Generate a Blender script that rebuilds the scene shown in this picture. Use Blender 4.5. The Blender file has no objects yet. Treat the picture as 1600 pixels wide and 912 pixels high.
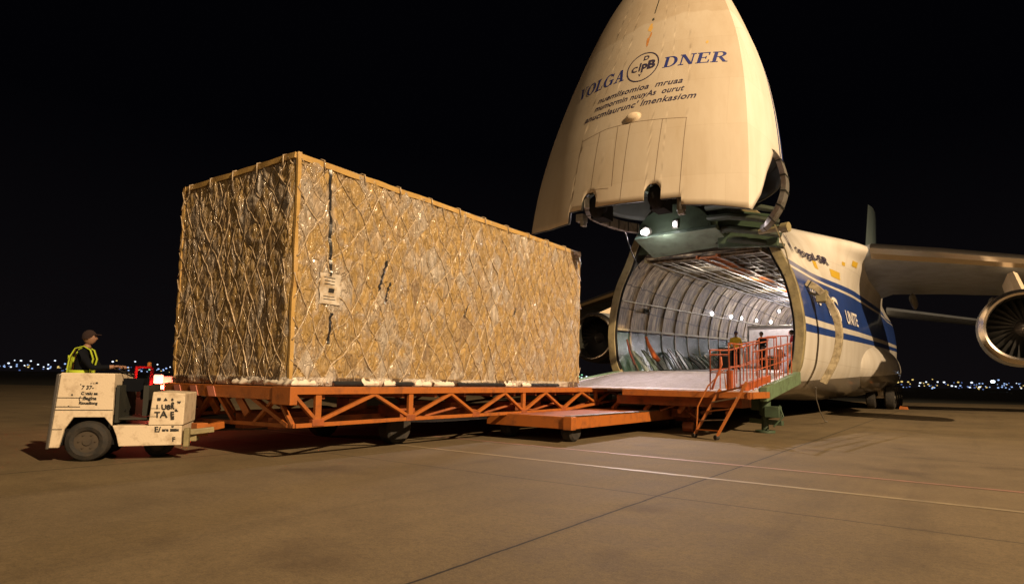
import bpy, bmesh, math, random
import numpy as np
from mathutils import Vector, Matrix, noise
R = math.radians
sc = bpy.context.scene
col = sc.collection
random.seed(7)

# ------------------------------------------------------------------ camera, world, lights, exposure
cam_d = bpy.data.cameras.new("camera"); cam = bpy.data.objects.new("camera", cam_d); col.objects.link(cam)
sc.camera = cam
cam_d.sensor_width = 36; cam_d.lens = 36*976/1600; cam_d.shift_y = 0.04
cam_d.clip_start = 0.1; cam_d.clip_end = 5000
pitch, roll, yaw = R(4.3), R(1.07), R(35.8)
fwd = Vector((-math.sin(yaw)*math.cos(pitch), math.cos(yaw)*math.cos(pitch), math.sin(pitch)))
rgt = Vector((math.cos(yaw), math.sin(yaw), 0)); upv = rgt.cross(fwd)
r2 = rgt*math.cos(roll)+upv*math.sin(roll); u2 = -rgt*math.sin(roll)+upv*math.cos(roll)
m = Matrix((r2, u2, -fwd)).transposed().to_4x4(); m.translation = Vector((0, 0, 1.4))
cam.matrix_world = m
sc.render.engine = 'CYCLES'
sc.render.resolution_x = 1024; sc.render.resolution_y = 583
sc.view_settings.view_transform = 'Standard'; sc.view_settings.look = 'None'
sc.view_settings.exposure = 0; sc.view_settings.gamma = 1; sc.view_settings.use_curve_mapping = False

w = bpy.data.worlds.new("World"); sc.world = w; w.use_nodes = True
nt = w.node_tree; bgn = nt.nodes['Background']
tc = nt.nodes.new('ShaderNodeTexCoord'); sx = nt.nodes.new('ShaderNodeSeparateXYZ'); rp = nt.nodes.new('ShaderNodeValToRGB')
nt.links.new(tc.outputs['Generated'], sx.inputs[0]); nt.links.new(sx.outputs['Z'], rp.inputs[0]); nt.links.new(rp.outputs[0], bgn.inputs[0])
rp.color_ramp.elements[0].position = 0.0; rp.color_ramp.elements[0].color = (0.0042, 0.0034, 0.0040, 1)
rp.color_ramp.elements[1].position = 0.35; rp.color_ramp.elements[1].color = (0.0007, 0.0007, 0.0013, 1)
bgn.inputs[1].default_value = 1.0

def lamp(name, kind, loc, power, color, target=None, size=None, spot=None, blend=.5):
    d = bpy.data.lights.new(name, kind); d.energy = power; d.color = color
    if kind in ('SPOT', 'POINT'): d.shadow_soft_size = size or .1
    if kind == 'SUN': d.angle = size or R(2)
    if kind == 'SPOT': d.spot_size = R(spot); d.spot_blend = blend
    o = bpy.data.objects.new(name, d); col.objects.link(o); o.location = loc
    if target is not None:
        o.rotation_euler = (Vector(target)-Vector(loc)).to_track_quat('-Z', 'Y').to_euler()
    return o
# sodium flood mast of the apron (off frame, right of the camera), and an added sun lamp as soft fill on the crate end
lamp('apron_floodlight', 'SPOT', (51, -3, 41), 430000, (1.0, .705, .41), (5, 25, 3), .5, 68, .85)
lamp('fill_sun', 'SUN', (-4, -22, 62), .33, (1, .70, .42), (-10, 10, 50), R(14))
FLOOD = 2700
HOLD = 210

# ------------------------------------------------------------------ materials
def mat(name, base=(.5, .5, .5), rough=.5, metal=0, emis=None, estr=0, coat=0, spec=None):
    mt = bpy.data.materials.new(name); mt.use_nodes = True
    b = mt.node_tree.nodes['Principled BSDF']
    b.inputs['Base Color'].default_value = (*base, 1); b.inputs['Roughness'].default_value = rough
    b.inputs['Metallic'].default_value = metal
    if coat: b.inputs['Coat Weight'].default_value = coat; b.inputs['Coat Roughness'].default_value = .06
    if emis: b.inputs['Emission Color'].default_value = (*emis, 1); b.inputs['Emission Strength'].default_value = estr
    return mt
def N(mt, t, **kw):
    n = mt.node_tree.nodes.new(t)
    for k, v in kw.items(): setattr(n, k, v)
    return n
def L(mt, a, b): mt.node_tree.links.new(a, b)
def ramp(mt, fac, stops):
    r = N(mt, 'ShaderNodeValToRGB'); e = r.color_ramp.elements
    while len(e) > 1: e.remove(e[-1])
    e[0].position = stops[0][0]; e[0].color = (*stops[0][1], 1)
    for p, c in stops[1:]:
        x = e.new(p); x.color = (*c, 1)
    if fac is not None: L(mt, fac, r.inputs[0])
    return r
def dirty(name, base, dirt, scale=3, rough=.5, metal=0, amount=(.45, .75), bump=.0, coat=0, stretch=(1, 1, 1), bscale=40):
    """paint with blotches of dirt and rubbed roughness"""
    mt = mat(name, base, rough, metal, coat=coat); b = mt.node_tree.nodes['Principled BSDF']
    tcn = N(mt, 'ShaderNodeTexCoord'); mp = N(mt, 'ShaderNodeMapping'); mp.inputs['Scale'].default_value = stretch
    L(mt, tcn.outputs['Object'], mp.inputs[0])
    n1 = N(mt, 'ShaderNodeTexNoise'); n1.inputs['Scale'].default_value = scale; n1.inputs['Detail'].default_value = 8; n1.inputs['Roughness'].default_value = .65
    L(mt, mp.outputs[0], n1.inputs['Vector'])
    r = ramp(mt, n1.outputs[0], [(amount[0], base), (amount[1], dirt)])
    L(mt, r.outputs[0], b.inputs['Base Color'])
    n2 = N(mt, 'ShaderNodeTexNoise'); n2.inputs['Scale'].default_value = bscale; n2.inputs['Detail'].default_value = 4
    L(mt, mp.outputs[0], n2.inputs['Vector'])
    mr = N(mt, 'ShaderNodeMapRange'); mr.inputs[3].default_value = max(0, rough-.12); mr.inputs[4].default_value = min(1, rough+.15)
    L(mt, n1.outputs[0], mr.inputs[0]); L(mt, mr.outputs[0], b.inputs['Roughness'])
    if bump:
        bp = N(mt, 'ShaderNodeBump'); bp.inputs['Strength'].default_value = bump; bp.inputs['Distance'].default_value = .02
        L(mt, n2.outputs[0], bp.inputs['Height']); L(mt, bp.outputs[0], b.inputs['Normal'])
    return mt
M = {}
M['railpaint'] = dirty('rail_paint', (.36, .08, .022), (.13, .04, .02), 6, .5, amount=(.45, .75), bump=.2)
M['orange'] = dirty('orange_paint', (.36, .108, .018), (.11, .042, .018), 4, .5, amount=(.5, .8), bump=.3)
M['orange_dark'] = dirty('orange_worn', (.33, .085, .02), (.10, .035, .015), 3, .6, amount=(.4, .7), bump=.2)
M['green'] = dirty('green_primer', (.05, .085, .05), (.025, .032, .02), 2.5, .55, bump=.15)
M['greendark'] = dirty('dark_green_structure', (.028, .042, .026), (.015, .018, .012), 3, .6)
M['green_pale'] = dirty('green_pale', (.15, .21, .165), (.08, .105, .08), 2.5, .5)
M['olive'] = dirty('olive_frame', (.27, .23, .12), (.10, .085, .045), 2.5, .55, bump=.2)
M['dark'] = dirty('dark_interior', (.018, .02, .016), (.035, .035, .025), 2, .7)
M['black'] = mat('black_rubber', (.012, .012, .012), .75)
M['tyre'] = dirty('tyre', (.016, .015, .014), (.045, .035, .025), 6, .8, bump=.3)
M['steel'] = dirty('steel', (.38, .37, .36), (.18, .16, .14), 4, .38, 1)
M['steel_rough'] = dirty('grey_steel', (.30, .29, .27), (.12, .11, .09), 5, .5, .6)
M['alu'] = dirty('aluminium_skin', (.40, .44, .50), (.26, .28, .31), 1.2, .36, .45)
M['cream'] = dirty('cream_paint', (.72, .60, .44), (.42, .30, .18), 4, .45, amount=(.52, .8), bump=.1)
M['skin'] = mat('skin', (.24, .13, .085), .6)
M['hair'] = mat('dark_hair', (.02, .015, .01), .8)
M['navy'] = mat('navy_cloth', (.006, .007, .010), .95)
M['jeans'] = mat('dark_jeans', (.008, .010, .016), .95)
for k_ in ('navy', 'jeans', 'black'): M[k_].node_tree.nodes['Principled BSDF'].inputs['Specular IOR Level'].default_value = .08
M['hivis'] = mat('hivis_yellow', (.36, .46, .02), .7)
M['yellowcloth'] = mat('yellow_jacket', (.75, .50, .03), .7)
M['redcloth'] = mat('red_jacket', (.45, .02, .04), .8)
M['refl'] = mat('grey_reflective', (.6, .6, .6), .4)
M['ink'] = mat('black_marker', (.02, .02, .02), .7)
M['blueink'] = mat('blue_lettering', (.022, .034, .18), .45)
M['bluedark'] = mat('dark_blue_lettering', (.03, .025, .06), .5)
M['whiteink'] = mat('white_lettering', (.75, .72, .68), .45)
M['seam'] = mat('panel_gap', (.16, .11, .07), .8)
M['whitebox'] = dirty('white_container', (.78, .74, .80), (.5, .46, .5), 3, .5, amount=(.5, .8))
M['lampw'] = mat('lamp_white', (1, 1, 1), .5, emis=(1, .95, .98), estr=14)
M['lampflood'] = mat('lamp_flood', (1, 1, 1), .5, emis=(1, .96, 1), estr=60)
M['redlamp'] = mat('red_lamp', (.8, .1, .08), .5, emis=(1, .20, .12), estr=2.2)
M['redlamphot'] = mat('red_lamp_core', (.9, .5, .4), .5, emis=(1, .32, .22), estr=2.6)
M['amber'] = mat('amber_beacon', (.25, .10, .02), .4, emis=(1, .35, .05), estr=.22)
M['yellowpatch'] = mat('yellow_patch', (.55, .36, .03), .5)
M['stain'] = dirty('rust_stain', (.5, .22, .05), (.25, .05, .02), 8, .7)
M['stainy'] = mat('yellow_stain', (.62, .38, .10), .6)
M['chrome'] = mat('polished_lip', (.78, .70, .62), .27, 1)
M['plastic'] = mat('black_plastic_sheet', (.02, .02, .022), .3)

# ------------------------------------------------------------------ mesh helpers
class MB:
    def __init__(s): s.v = []; s.f = []; s.m = []; s.cur = 0
    def add(s, vs, fs):
        o = len(s.v); s.v += [tuple(v) for v in vs]
        for f in fs: s.f.append(tuple(i+o for i in f)); s.m.append(s.cur)
        return s
    def box(s, c, size, ax=None):
        """box centred at c; ax = 3 axes"""
        c = Vector(c); ax = ax or (Vector((1, 0, 0)), Vector((0, 1, 0)), Vector((0, 0, 1)))
        h = [a*(d/2) for a, d in zip(ax, size)]
        vs = [c+h[0]*i+h[1]*j+h[2]*k for i in (-1, 1) for j in (-1, 1) for k in (-1, 1)]
        return s.add(vs, [(0, 1, 3, 2), (4, 6, 7, 5), (0, 4, 5, 1), (2, 3, 7, 6), (0, 2, 6, 4), (1, 5, 7, 3)])
    def span(s, a, b):
        a = Vector(a); b = Vector(b); return s.box((a+b)/2, [abs(x) for x in (b-a)])
    def beam(s, p, q, w_, h_, up=(0, 0, 1)):
        p = Vector(p); q = Vector(q); d = (q-p); l = d.length; d = d.normalized(); up = Vector(up)
        if abs(d.dot(up)) > .98: up = Vector((0, 1, 0))
        a = d.cross(up).normalized(); b = a.cross(d)
        return s.box((p+q)/2, (l, w_, h_), (d, a, b))
    def tube(s, pts, r, n=8, cap=True):
        pts = [Vector(p) for p in pts]; rs = r if isinstance(r, (list, tuple)) else [r]*len(pts)
        rings = []; pn = None
        for i, p in enumerate(pts):
            t = (pts[min(i+1, len(pts)-1)]-pts[max(i-1, 0)]).normalized()
            if pn is None: pn = t.orthogonal().normalized()
            pn = (pn-t*pn.dot(t)).normalized(); bn = t.cross(pn)
            rings.append([p+(pn*math.cos(2*math.pi*k/n)+bn*math.sin(2*math.pi*k/n))*rs[i] for k in range(n)])
        return s.loft(rings, True, cap)
    def loft(s, rings, closed=True, cap=False):
        n = len(rings[0]); vs = [v for r in rings for v in r]; fs = []
        for i in range(len(rings)-1):
            for k in range(n if closed else n-1):
                k2 = (k+1) % n; fs.append((i*n+k, i*n+k2, (i+1)*n+k2, (i+1)*n+k))
        if cap: fs.append(tuple(range(n))[::-1]); fs.append(tuple((len(rings)-1)*n+k for k in range(n)))
        return s.add(vs, fs)
    def cyl(s, p, q, r, n=24, r2_=None):
        return s.tube([p, q], [r, r if r2_ is None else r2_], n)
    def prism(s, poly, depth):
        """poly: list of 3D points, extruded by vector depth"""
        d = Vector(depth); n = len(poly); a = [Vector(p) for p in poly]; b = [p+d for p in a]
        return s.add(a+b, [tuple(range(n)), tuple(range(2*n-1, n-1, -1))]+[(i, n+i, n+(i+1) % n, (i+1) % n) for i in range(n)])
    def sphere(s, c, r, n=12, sc_=(1, 1, 1)):
        c = Vector(c); rings = []
        for i in range(1, n//2+1):
            th = math.pi*i/(n//2+1)
            rings.append([c+Vector((math.sin(th)*math.cos(2*math.pi*k/n)*sc_[0], math.sin(th)*math.sin(2*math.pi*k/n)*sc_[1], math.cos(th)*sc_[2]))*r for k in range(n)])
        o = len(s.v); s.loft(rings); m_ = len(s.v)
        s.add([c+Vector((0, 0, r*sc_[2])), c-Vector((0, 0, r*sc_[2]))], [])
        for k in range(n):
            s.f.append((m_, o+k, o+(k+1) % n)); s.m.append(s.cur)
            e = o+(len(rings)-1)*n; s.f.append((m_+1, e+(k+1) % n, e+k)); s.m.append(s.cur)
        return s
    def each(s, name, *a, **k):
        """one object per connected piece"""
        par = list(range(len(s.v)))
        def find(i):
            while par[i] != i: par[i] = par[par[i]]; i = par[i]
            return i
        for f in s.f:
            for j in f[1:]: par[find(j)] = find(f[0])
        comp = {}
        for f, m_ in zip(s.f, s.m): comp.setdefault(find(f[0]), []).append((f, m_))
        out = []
        for fs in comp.values():
            ids = sorted({i for f, _ in fs for i in f}); mp = {i: n for n, i in enumerate(ids)}
            q = MB(); q.v = [s.v[i] for i in ids]; q.f = [tuple(mp[i] for i in f) for f, _ in fs]; q.m = [m_ for _, m_ in fs]
            out.append(q.build(name, *a, **k))
        return out
    def build(s, name, mats, parent=None, smooth=False, bevel=0, label=None, local=False):
        me = bpy.data.meshes.new(name)
        off = Vector((0, 0, 0))
        if parent is not None and not local:
            p = parent
            while p is not None: off += p.location; p = p.parent
        me.from_pydata([tuple(Vector(v)-off) for v in s.v], [], s.f)
        mats = mats if isinstance(mats, (list, tuple)) else [mats]
        for x in mats: me.materials.append(x)
        if any(s.m): me.polygons.foreach_set('material_index', s.m)
        bm = bmesh.new(); bm.from_mesh(me); bmesh.ops.recalc_face_normals(bm, faces=bm.faces); bm.to_mesh(me); bm.free()
        if smooth:
            me.polygons.foreach_set('use_smooth', [True]*len(me.polygons))
            if smooth != 'all': me.set_sharp_from_angle(angle=R(35))
        me.update()
        o = bpy.data.objects.new(name, me); col.objects.link(o)
        if parent is not None: o.parent = parent
        if bevel:
            b = o.modifiers.new('bevel', 'BEVEL'); b.width = bevel; b.segments = 2; b.limit_method = 'ANGLE'
        if label: o['label'] = label
        return o
def empty(name, loc, label, cat, group=None):
    o = bpy.data.objects.new(name, None); col.objects.link(o); o.location = loc
    return tag(o, label, cat, group)
def tag(o, label, cat, group=None, kind=None):
    o['label'] = label; o['category'] = cat
    if group: o['group'] = group
    if kind: o['kind'] = kind
    return o
def text_polys(txt, size, shear=0, bold=0.0, space=1.0, align='LEFT'):
    cu = bpy.data.curves.new('txt', 'FONT'); cu.body = txt; cu.size = size; cu.shear = shear; cu.offset = bold
    cu.space_character = space; cu.align_x = align; cu.resolution_u = 3
    o = bpy.data.objects.new('txt', cu); col.objects.link(o)
    dg = bpy.context.evaluated_depsgraph_get(); me = bpy.data.meshes.new_from_object(o.evaluated_get(dg))
    vs = [tuple(v.co) for v in me.vertices]; fs = [tuple(p.vertices) for p in me.polygons]
    bpy.data.objects.remove(o); bpy.data.curves.remove(cu); bpy.data.meshes.remove(me)
    return vs, fs
def fbm(p, o=4): return noise.fractal(Vector(p), 1.0, 2.0, o)
def smooth(a, b, x):
    t = min(1, max(0, (x-a)/(b-a))); return t*t*(3-2*t)

# ------------------------------------------------------------------ setting: ground
def sheet(name, pts, m_, z):
    b = MB(); b.add([(x, y, z) for x, y in pts], [tuple(range(len(pts)))]); o = b.build(name, m_); o['kind'] = 'structure'; return o
g = dirty('dry_grass', (.010, .011, .007), (.02, .018, .012), .05, .95)
sheet('terrain', [(-3000, -3000), (3000, -3000), (3000, 3000), (-3000, 3000)], g, -.004)
def concrete():
    mt = mat('apron_concrete', (.12, .1, .08), .6); b = mt.node_tree.nodes['Principled BSDF']
    t = N(mt, 'ShaderNodeTexCoord')
    def nz(s, d=6, ro=.6, src=None):
        n = N(mt, 'ShaderNodeTexNoise'); n.inputs['Scale'].default_value = s; n.inputs['Detail'].default_value = d; n.inputs['Roughness'].default_value = ro
        L(mt, src or t.outputs['Object'], n.inputs['Vector']); return n
    def mix(a, c, f, mode='MULTIPLY'):
        x = N(mt, 'ShaderNodeMix', data_type='RGBA', blend_type=mode)
        if isinstance(f, (int, float)): x.inputs[0].default_value = f
        else: L(mt, f, x.inputs[0])
        L(mt, a, x.inputs[6])
        if isinstance(c, tuple): x.inputs[7].default_value = (*c, 1)
        else: L(mt, c, x.inputs[7])
        return x.outputs[2]
    big = nz(.18, 5); mid = nz(1.3, 8, .7); fine = nz(60, 3, .7); grit = nz(16, 6, .8)
    c = ramp(mt, big.outputs[0], [(.3, (.100, .073, .036)), (.7, (.162, .119, .060))]).outputs[0]
    c = mix(c, ramp(mt, mid.outputs[0], [(.32, (.66, .64, .62)), (.6, (1.05, 1.05, 1.05))]).outputs[0], .6)
    c = mix(c, ramp(mt, fine.outputs[0], [(.35, (.72, .72, .72)), (.65, (1.25, 1.25, 1.25))]).outputs[0], .7)
    c = mix(c, ramp(mt, grit.outputs[0], [(.36, (.70, .69, .67)), (.52, (1, 1, 1)), (.66, (1.16, 1.15, 1.12))]).outputs[0], .8)
    oil = nz(.55, 3, .5); c = mix(c, ramp(mt, oil.outputs[0], [(.60, (1, 1, 1)), (.70, (.60, .56, .52))]).outputs[0], .75)
    # tyre streaks along the taxi direction
    mp = N(mt, 'ShaderNodeMapping'); mp.inputs['Scale'].default_value = (1.6, .07, 1); mp.inputs['Rotation'].default_value = (0, 0, R(8)); L(mt, t.outputs['Object'], mp.inputs[0])
    st = nz(1, 4, .6, mp.outputs[0]); c = mix(c, ramp(mt, st.outputs[0], [(.52, (1, 1, 1)), (.75, (.62, .6, .58))]).outputs[0], .55)
    vo = N(mt, 'ShaderNodeTexVoronoi'); vo.inputs['Scale'].default_value = 3.3; L(mt, t.outputs['Object'], vo.inputs['Vector'])
    c = mix(c, ramp(mt, vo.outputs['Distance'], [(.02, (.5, .48, .45)), (.05, (1, 1, 1))]).outputs[0], .5)
    # wobbling slab joints, 7.5 m grid
    sp = N(mt, 'ShaderNodeSeparateXYZ'); L(mt, t.outputs['Object'], sp.inputs[0])
    wob = nz(2.5, 3)
    def joint(out, o0):
        a = N(mt, 'ShaderNodeMath', operation='ADD'); a.inputs[1].default_value = -o0+3.75; L(mt, out, a.inputs[0])
        ws = N(mt, 'ShaderNodeMath', operation='MULTIPLY_ADD'); ws.inputs[1].default_value = .035; L(mt, wob.outputs[0], ws.inputs[0]); L(mt, a.outputs[0], ws.inputs[2])
        md = N(mt, 'ShaderNodeMath', operation='FLOORED_MODULO'); md.inputs[1].default_value = 7.5; L(mt, ws.outputs[0], md.inputs[0])
        s_ = N(mt, 'ShaderNodeMath', operation='SUBTRACT'); s_.inputs[1].default_value = 3.75; L(mt, md.outputs[0], s_.inputs[0])
        ab = N(mt, 'ShaderNodeMath', operation='ABSOLUTE'); L(mt, s_.outputs[0], ab.inputs[0]); return ab.outputs[0]
    j1 = joint(sp.outputs[0], -3.10); j2 = joint(sp.outputs[1], 7.5)
    mn = N(mt, 'ShaderNodeMath', operation='MINIMUM'); L(mt, j1, mn.inputs[0])
    sc2 = N(mt, 'ShaderNodeMath', operation='MULTIPLY'); sc2.inputs[1].default_value = 1.5; L(mt, j2, sc2.inputs[0]); L(mt, sc2.outputs[0], mn.inputs[1])
    jr = ramp(mt, mn.outputs[0], [(.009, (.06, .05, .04)), (.017, (1, 1, 1))])
    c = mix(c, jr.outputs[0], 1.0)
    jr2 = ramp(mt, mn.outputs[0], [(.02, (.88, .88, .88)), (.12, (1, 1, 1))]); c = mix(c, jr2.outputs[0], .8)
    L(mt, c, b.inputs['Base Color'])
    rr = N(mt, 'ShaderNodeMapRange'); rr.inputs[3].default_value = .72; rr.inputs[4].default_value = .92; L(mt, mid.outputs[0], rr.inputs[0]); L(mt, rr.outputs[0], b.inputs['Roughness'])
    bp = N(mt, 'ShaderNodeBump'); bp.inputs['Strength'].default_value = .35; bp.inputs['Distance'].default_value = .008; L(mt, fine.outputs[0], bp.inputs['Height']); L(mt, bp.outputs[0], b.inputs['Normal'])
    return mt
sheet('apron', [(-120, -60), (120, -60), (120, 148), (5, 75), (-79, 21), (-120, -5)], concrete(), 0)
def paint(name, c):
    """worn paint: breaks up to let concrete tone show"""
    return dirty(name, c, (.13, .105, .075), 5, .5, amount=(.42, .72), stretch=(.6, 3, 1))
def line(name, pts, wd, m_):
    b = MB(); n = 40; r = []
    for i in range(n+1):
        t = i/n; x = pts[0][0]+(pts[1][0]-pts[0][0])*t; y = pts[0][1]+(pts[1][1]-pts[0][1])*t+.02*math.sin(t*9)
        r.append([(x, y-wd/2, .004), (x, y+wd/2, .004)])
    b.loft(r, False); o = b.build(name, m_); o['kind'] = 'structure'
line('painted_line', ((-30, 9.50), (14, 9.30)), .12, paint('worn_yellow_line', (.30, .24, .15)))
line('painted_line', ((-30, 11.9), (14, 10.80)), .12, paint('worn_red_line', (.30, .16, .12)))

# ------------------------------------------------------------------ aircraft
YR = 22.4; XC = -7.745
PA = [(0, .75), (1.8, .85), (2.9, 1.2), (3.4, 1.9), (3.55, 2.7), (3.58, 3.4), (3.47, 4.3), (3.25, 5.15), (2.85, 6.0), (2.28, 7.25), (1.25, 8.05), (0, 8.4)]
PB = [(0, .6), (1.9, .65), (3.0, 1.0), (3.55, 1.8), (3.7, 2.7), (3.72, 3.6), (3.6, 4.5), (3.5, 5.3), (3.6, 6.2), (3.95, 7.0), (4.2, 7.75), (1.6, 8.4)]
PB[-1] = (0, 8.65); PB[-2] = (4.15, 7.9); PB[-3] = (3.9, 7.0)
def densify(P, k=6, flat=True):
    """Catmull-Rom through profile points"""
    out = []; n = len(P)
    for i in range(n-1):
        p0 = P[i-1] if i else ((-P[1][0], P[1][1]) if P[0][0] == 0 else (2*P[0][0]-P[1][0], 2*P[0][1]-P[1][1])); p1, p2 = P[i], P[i+1]; p3 = P[i+2] if i+2 < n else ((-P[n-2][0], P[n-2][1]) if P[-1][0] == 0 else (2*P[-1][0]-P[-2][0], 2*P[-1][1]-P[-2][1]))
        for j in range(k):
            t = j/k
            out.append(tuple(.5*((2*p1[a])+(-p0[a]+p2[a])*t+(2*p0[a]-5*p1[a]+4*p2[a]-p3[a])*t*t+(-p0[a]+3*p1[a]-3*p2[a]+p3[a])*t**3) for a in (0, 1)))
    out.append(P[-1]); return out
DA, DB = densify(PA), densify(PB)
def tilt(Y): return .03*max(0, Y-YR)
def hull_prof(Y):
    t = smooth(26, 35.5, Y); u = smooth(45, 58, Y)
    tb = t*(1-u)
    P = [(a[0]*(1-tb)+b[0]*tb, a[1]*(1-tb)+b[1]*tb) for a, b in zip(DA, DB)]
    s = 1-.88*smooth(56, 86, Y)**1.0; zc = 5.2+3.0*smooth(54, 86, Y)
    P = [(x*s, zc+(z-5.2)*s) for x, z in P]
    return [(x, z+tilt(Y)*min(1, z/5)) for x, z in P]
def hull_x(Y, z):
    P = hull_prof(Y)
    for (x0, z0), (x1, z1) in zip(P, P[1:]):
        if z0 <= z <= z1 and x0 > 1: return XC+x0+(x1-x0)*(z-z0)/(z1-z0+1e-9)
    return XC+P[-1][0]
air = empty('cargo_aircraft', (XC, YR, 0), 'huge white and blue cargo aircraft with its nose raised and hold open', 'aircraft')
def hull_paint():
    mt = mat('hull_paint', (.7, .66, .6), .38); b = mt.node_tree.nodes['Principled BSDF']
    b.inputs['Coat Weight'].default_value = .6; b.inputs['Coat Roughness'].default_value = .07
    g_ = N(mt, 'ShaderNodeNewGeometry'); sp = N(mt, 'ShaderNodeSeparateXYZ'); L(mt, g_.outputs['Position'], sp.inputs[0])
    m1 = N(mt, 'ShaderNodeMath', operation='MULTIPLY_ADD'); m1.inputs[1].default_value = -.028; L(mt, sp.outputs[1], m1.inputs[0]); L(mt, sp.outputs[2], m1.inputs[2])
    ad = N(mt, 'ShaderNodeMath', operation='ADD'); ad.inputs[1].default_value = .028*22.7; L(mt, m1.outputs[0], ad.inputs[0])
    mr = N(mt, 'ShaderNodeMapRange'); mr.inputs[2].default_value = 10; L(mt, ad.outputs[0], mr.inputs[0])
    W_ = (.80, .77, .71); Bl = (.022, .065, .30); G_ = (.20, .18, .155)
    r = ramp(mt, mr.outputs[0], [(0, G_), (.150, W_), (.318, Bl), (.344, W_), (.370, Bl), (.536, W_), (.550, Bl), (.572, W_)])
    r.color_ramp.interpolation = 'CONSTANT'
    n = N(mt, 'ShaderNodeTexNoise'); n.inputs['Scale'].default_value = .9; n.inputs['Detail'].default_value = 8
    mp = N(mt, 'ShaderNodeMapping'); mp.inputs['Scale'].default_value = (1, 1, .35); L(mt, g_.outputs['Position'], mp.inputs[0]); L(mt, mp.outputs[0], n.inputs['Vector'])
    d = ramp(mt, n.outputs[0], [(.35, (.82, .79, .74)), (.6, (1, 1, 1))])
    x = N(mt, 'ShaderNodeMix', data_type='RGBA', blend_type='MULTIPLY'); x.inputs[0].default_value = .8; L(mt, r.outputs[0], x.inputs[6]); L(mt, d.outputs[0], x.inputs[7])
    # panel joints
    br = N(mt, 'ShaderNodeTexBrick'); br.inputs['Scale'].default_value = 1; br.inputs['Mortar Size'].default_value = .006; br.inputs['Brick Width'].default_value = 2.6; br.inputs['Row Height'].default_value = 1.15
    br.inputs['Color1'].default_value = (1, 1, 1, 1); br.inputs['Color2'].default_value = (.95, .95, .95, 1); br.inputs['Mortar'].default_value = (.6, .58, .55, 1)
    cb = N(mt, 'ShaderNodeCombineXYZ'); L(mt, sp.outputs[1], cb.inputs[0]); L(mt, sp.outputs[2], cb.inputs[1]); L(mt, cb.outputs[0], br.inputs['Vector'])
    y = N(mt, 'ShaderNodeMix', data_type='RGBA', blend_type='MULTIPLY'); y.inputs[0].default_value = .8; L(mt, x.outputs[2], y.inputs[6]); L(mt, br.outputs[0], y.inputs[7])
    L(mt, y.outputs[2], b.inputs['Base Color'])
    nb = N(mt, 'ShaderNodeTexNoise'); nb.inputs['Scale'].default_value = 1.2; L(mt, g_.outputs['Position'], nb.inputs['Vector'])
    bp = N(mt, 'ShaderNodeBump'); bp.inputs['Strength'].default_value = .12; bp.inputs['Distance'].default_value = .05; L(mt, nb.outputs[0], bp.inputs['Height']); L(mt, bp.outputs[0], b.inputs['Normal'])
    return mt
M['hull'] = hull_paint()
b = MB(); rings = []
for Y in list(np.arange(YR+.05, 60, .75))+list(np.arange(60, 87, 1.5)):
    P = hull_prof(Y); rings.append([(XC+x, Y, z) for x, z in P]+[(XC-x, Y, z) for x, z in P[-2:0:-1]])
b.loft(rings, True)
b.add(rings[-1], [tuple(range(len(rings[-1])))])
fus = b.build('fuselage', M['hull'], air, smooth='all')
# ring frame round the hold opening
def inner_prof():   # lining section (offset from centre, height)
    return [(3.02, 1.80), (3.28, 2.45), (3.38, 3.2), (3.28, 4.1), (3.02, 5.0), (2.6, 5.75), (2.1, 6.25)]
IN = inner_prof()
b = MB()
ringpts = densify(PA, 4)
for s in (1, -1):
    out = [(XC+s*x*1.0, z) for x, z in ringpts if z > 1.35]
    rr = []
    for x, z in out:
        c = Vector((x-XC, z-4)).normalized()*.30
        rr.append([(x, YR-.22, z), (x, YR+.05, z), (x-c.x, YR+.05, z-c.y), (x-c.x, YR-.22, z-c.y)])
    b.loft(rr, True, True)
b.each('opening_frame', M['olive'], air, smooth=True, bevel=.02)
# black seal just inside the frame
b = MB()
for s in (1, -1):
    pts = []
    for x, z in ringpts:
        if 1.7 < z < 7.6:
            c = Vector((s*x, z-4)).normalized()*.33; pts.append((XC+s*x-c.x, YR-.14, z-c.y))
    b.tube(pts, .05, 6)
b.each('rubber_seal', M['black'], air, smooth=True)

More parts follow.
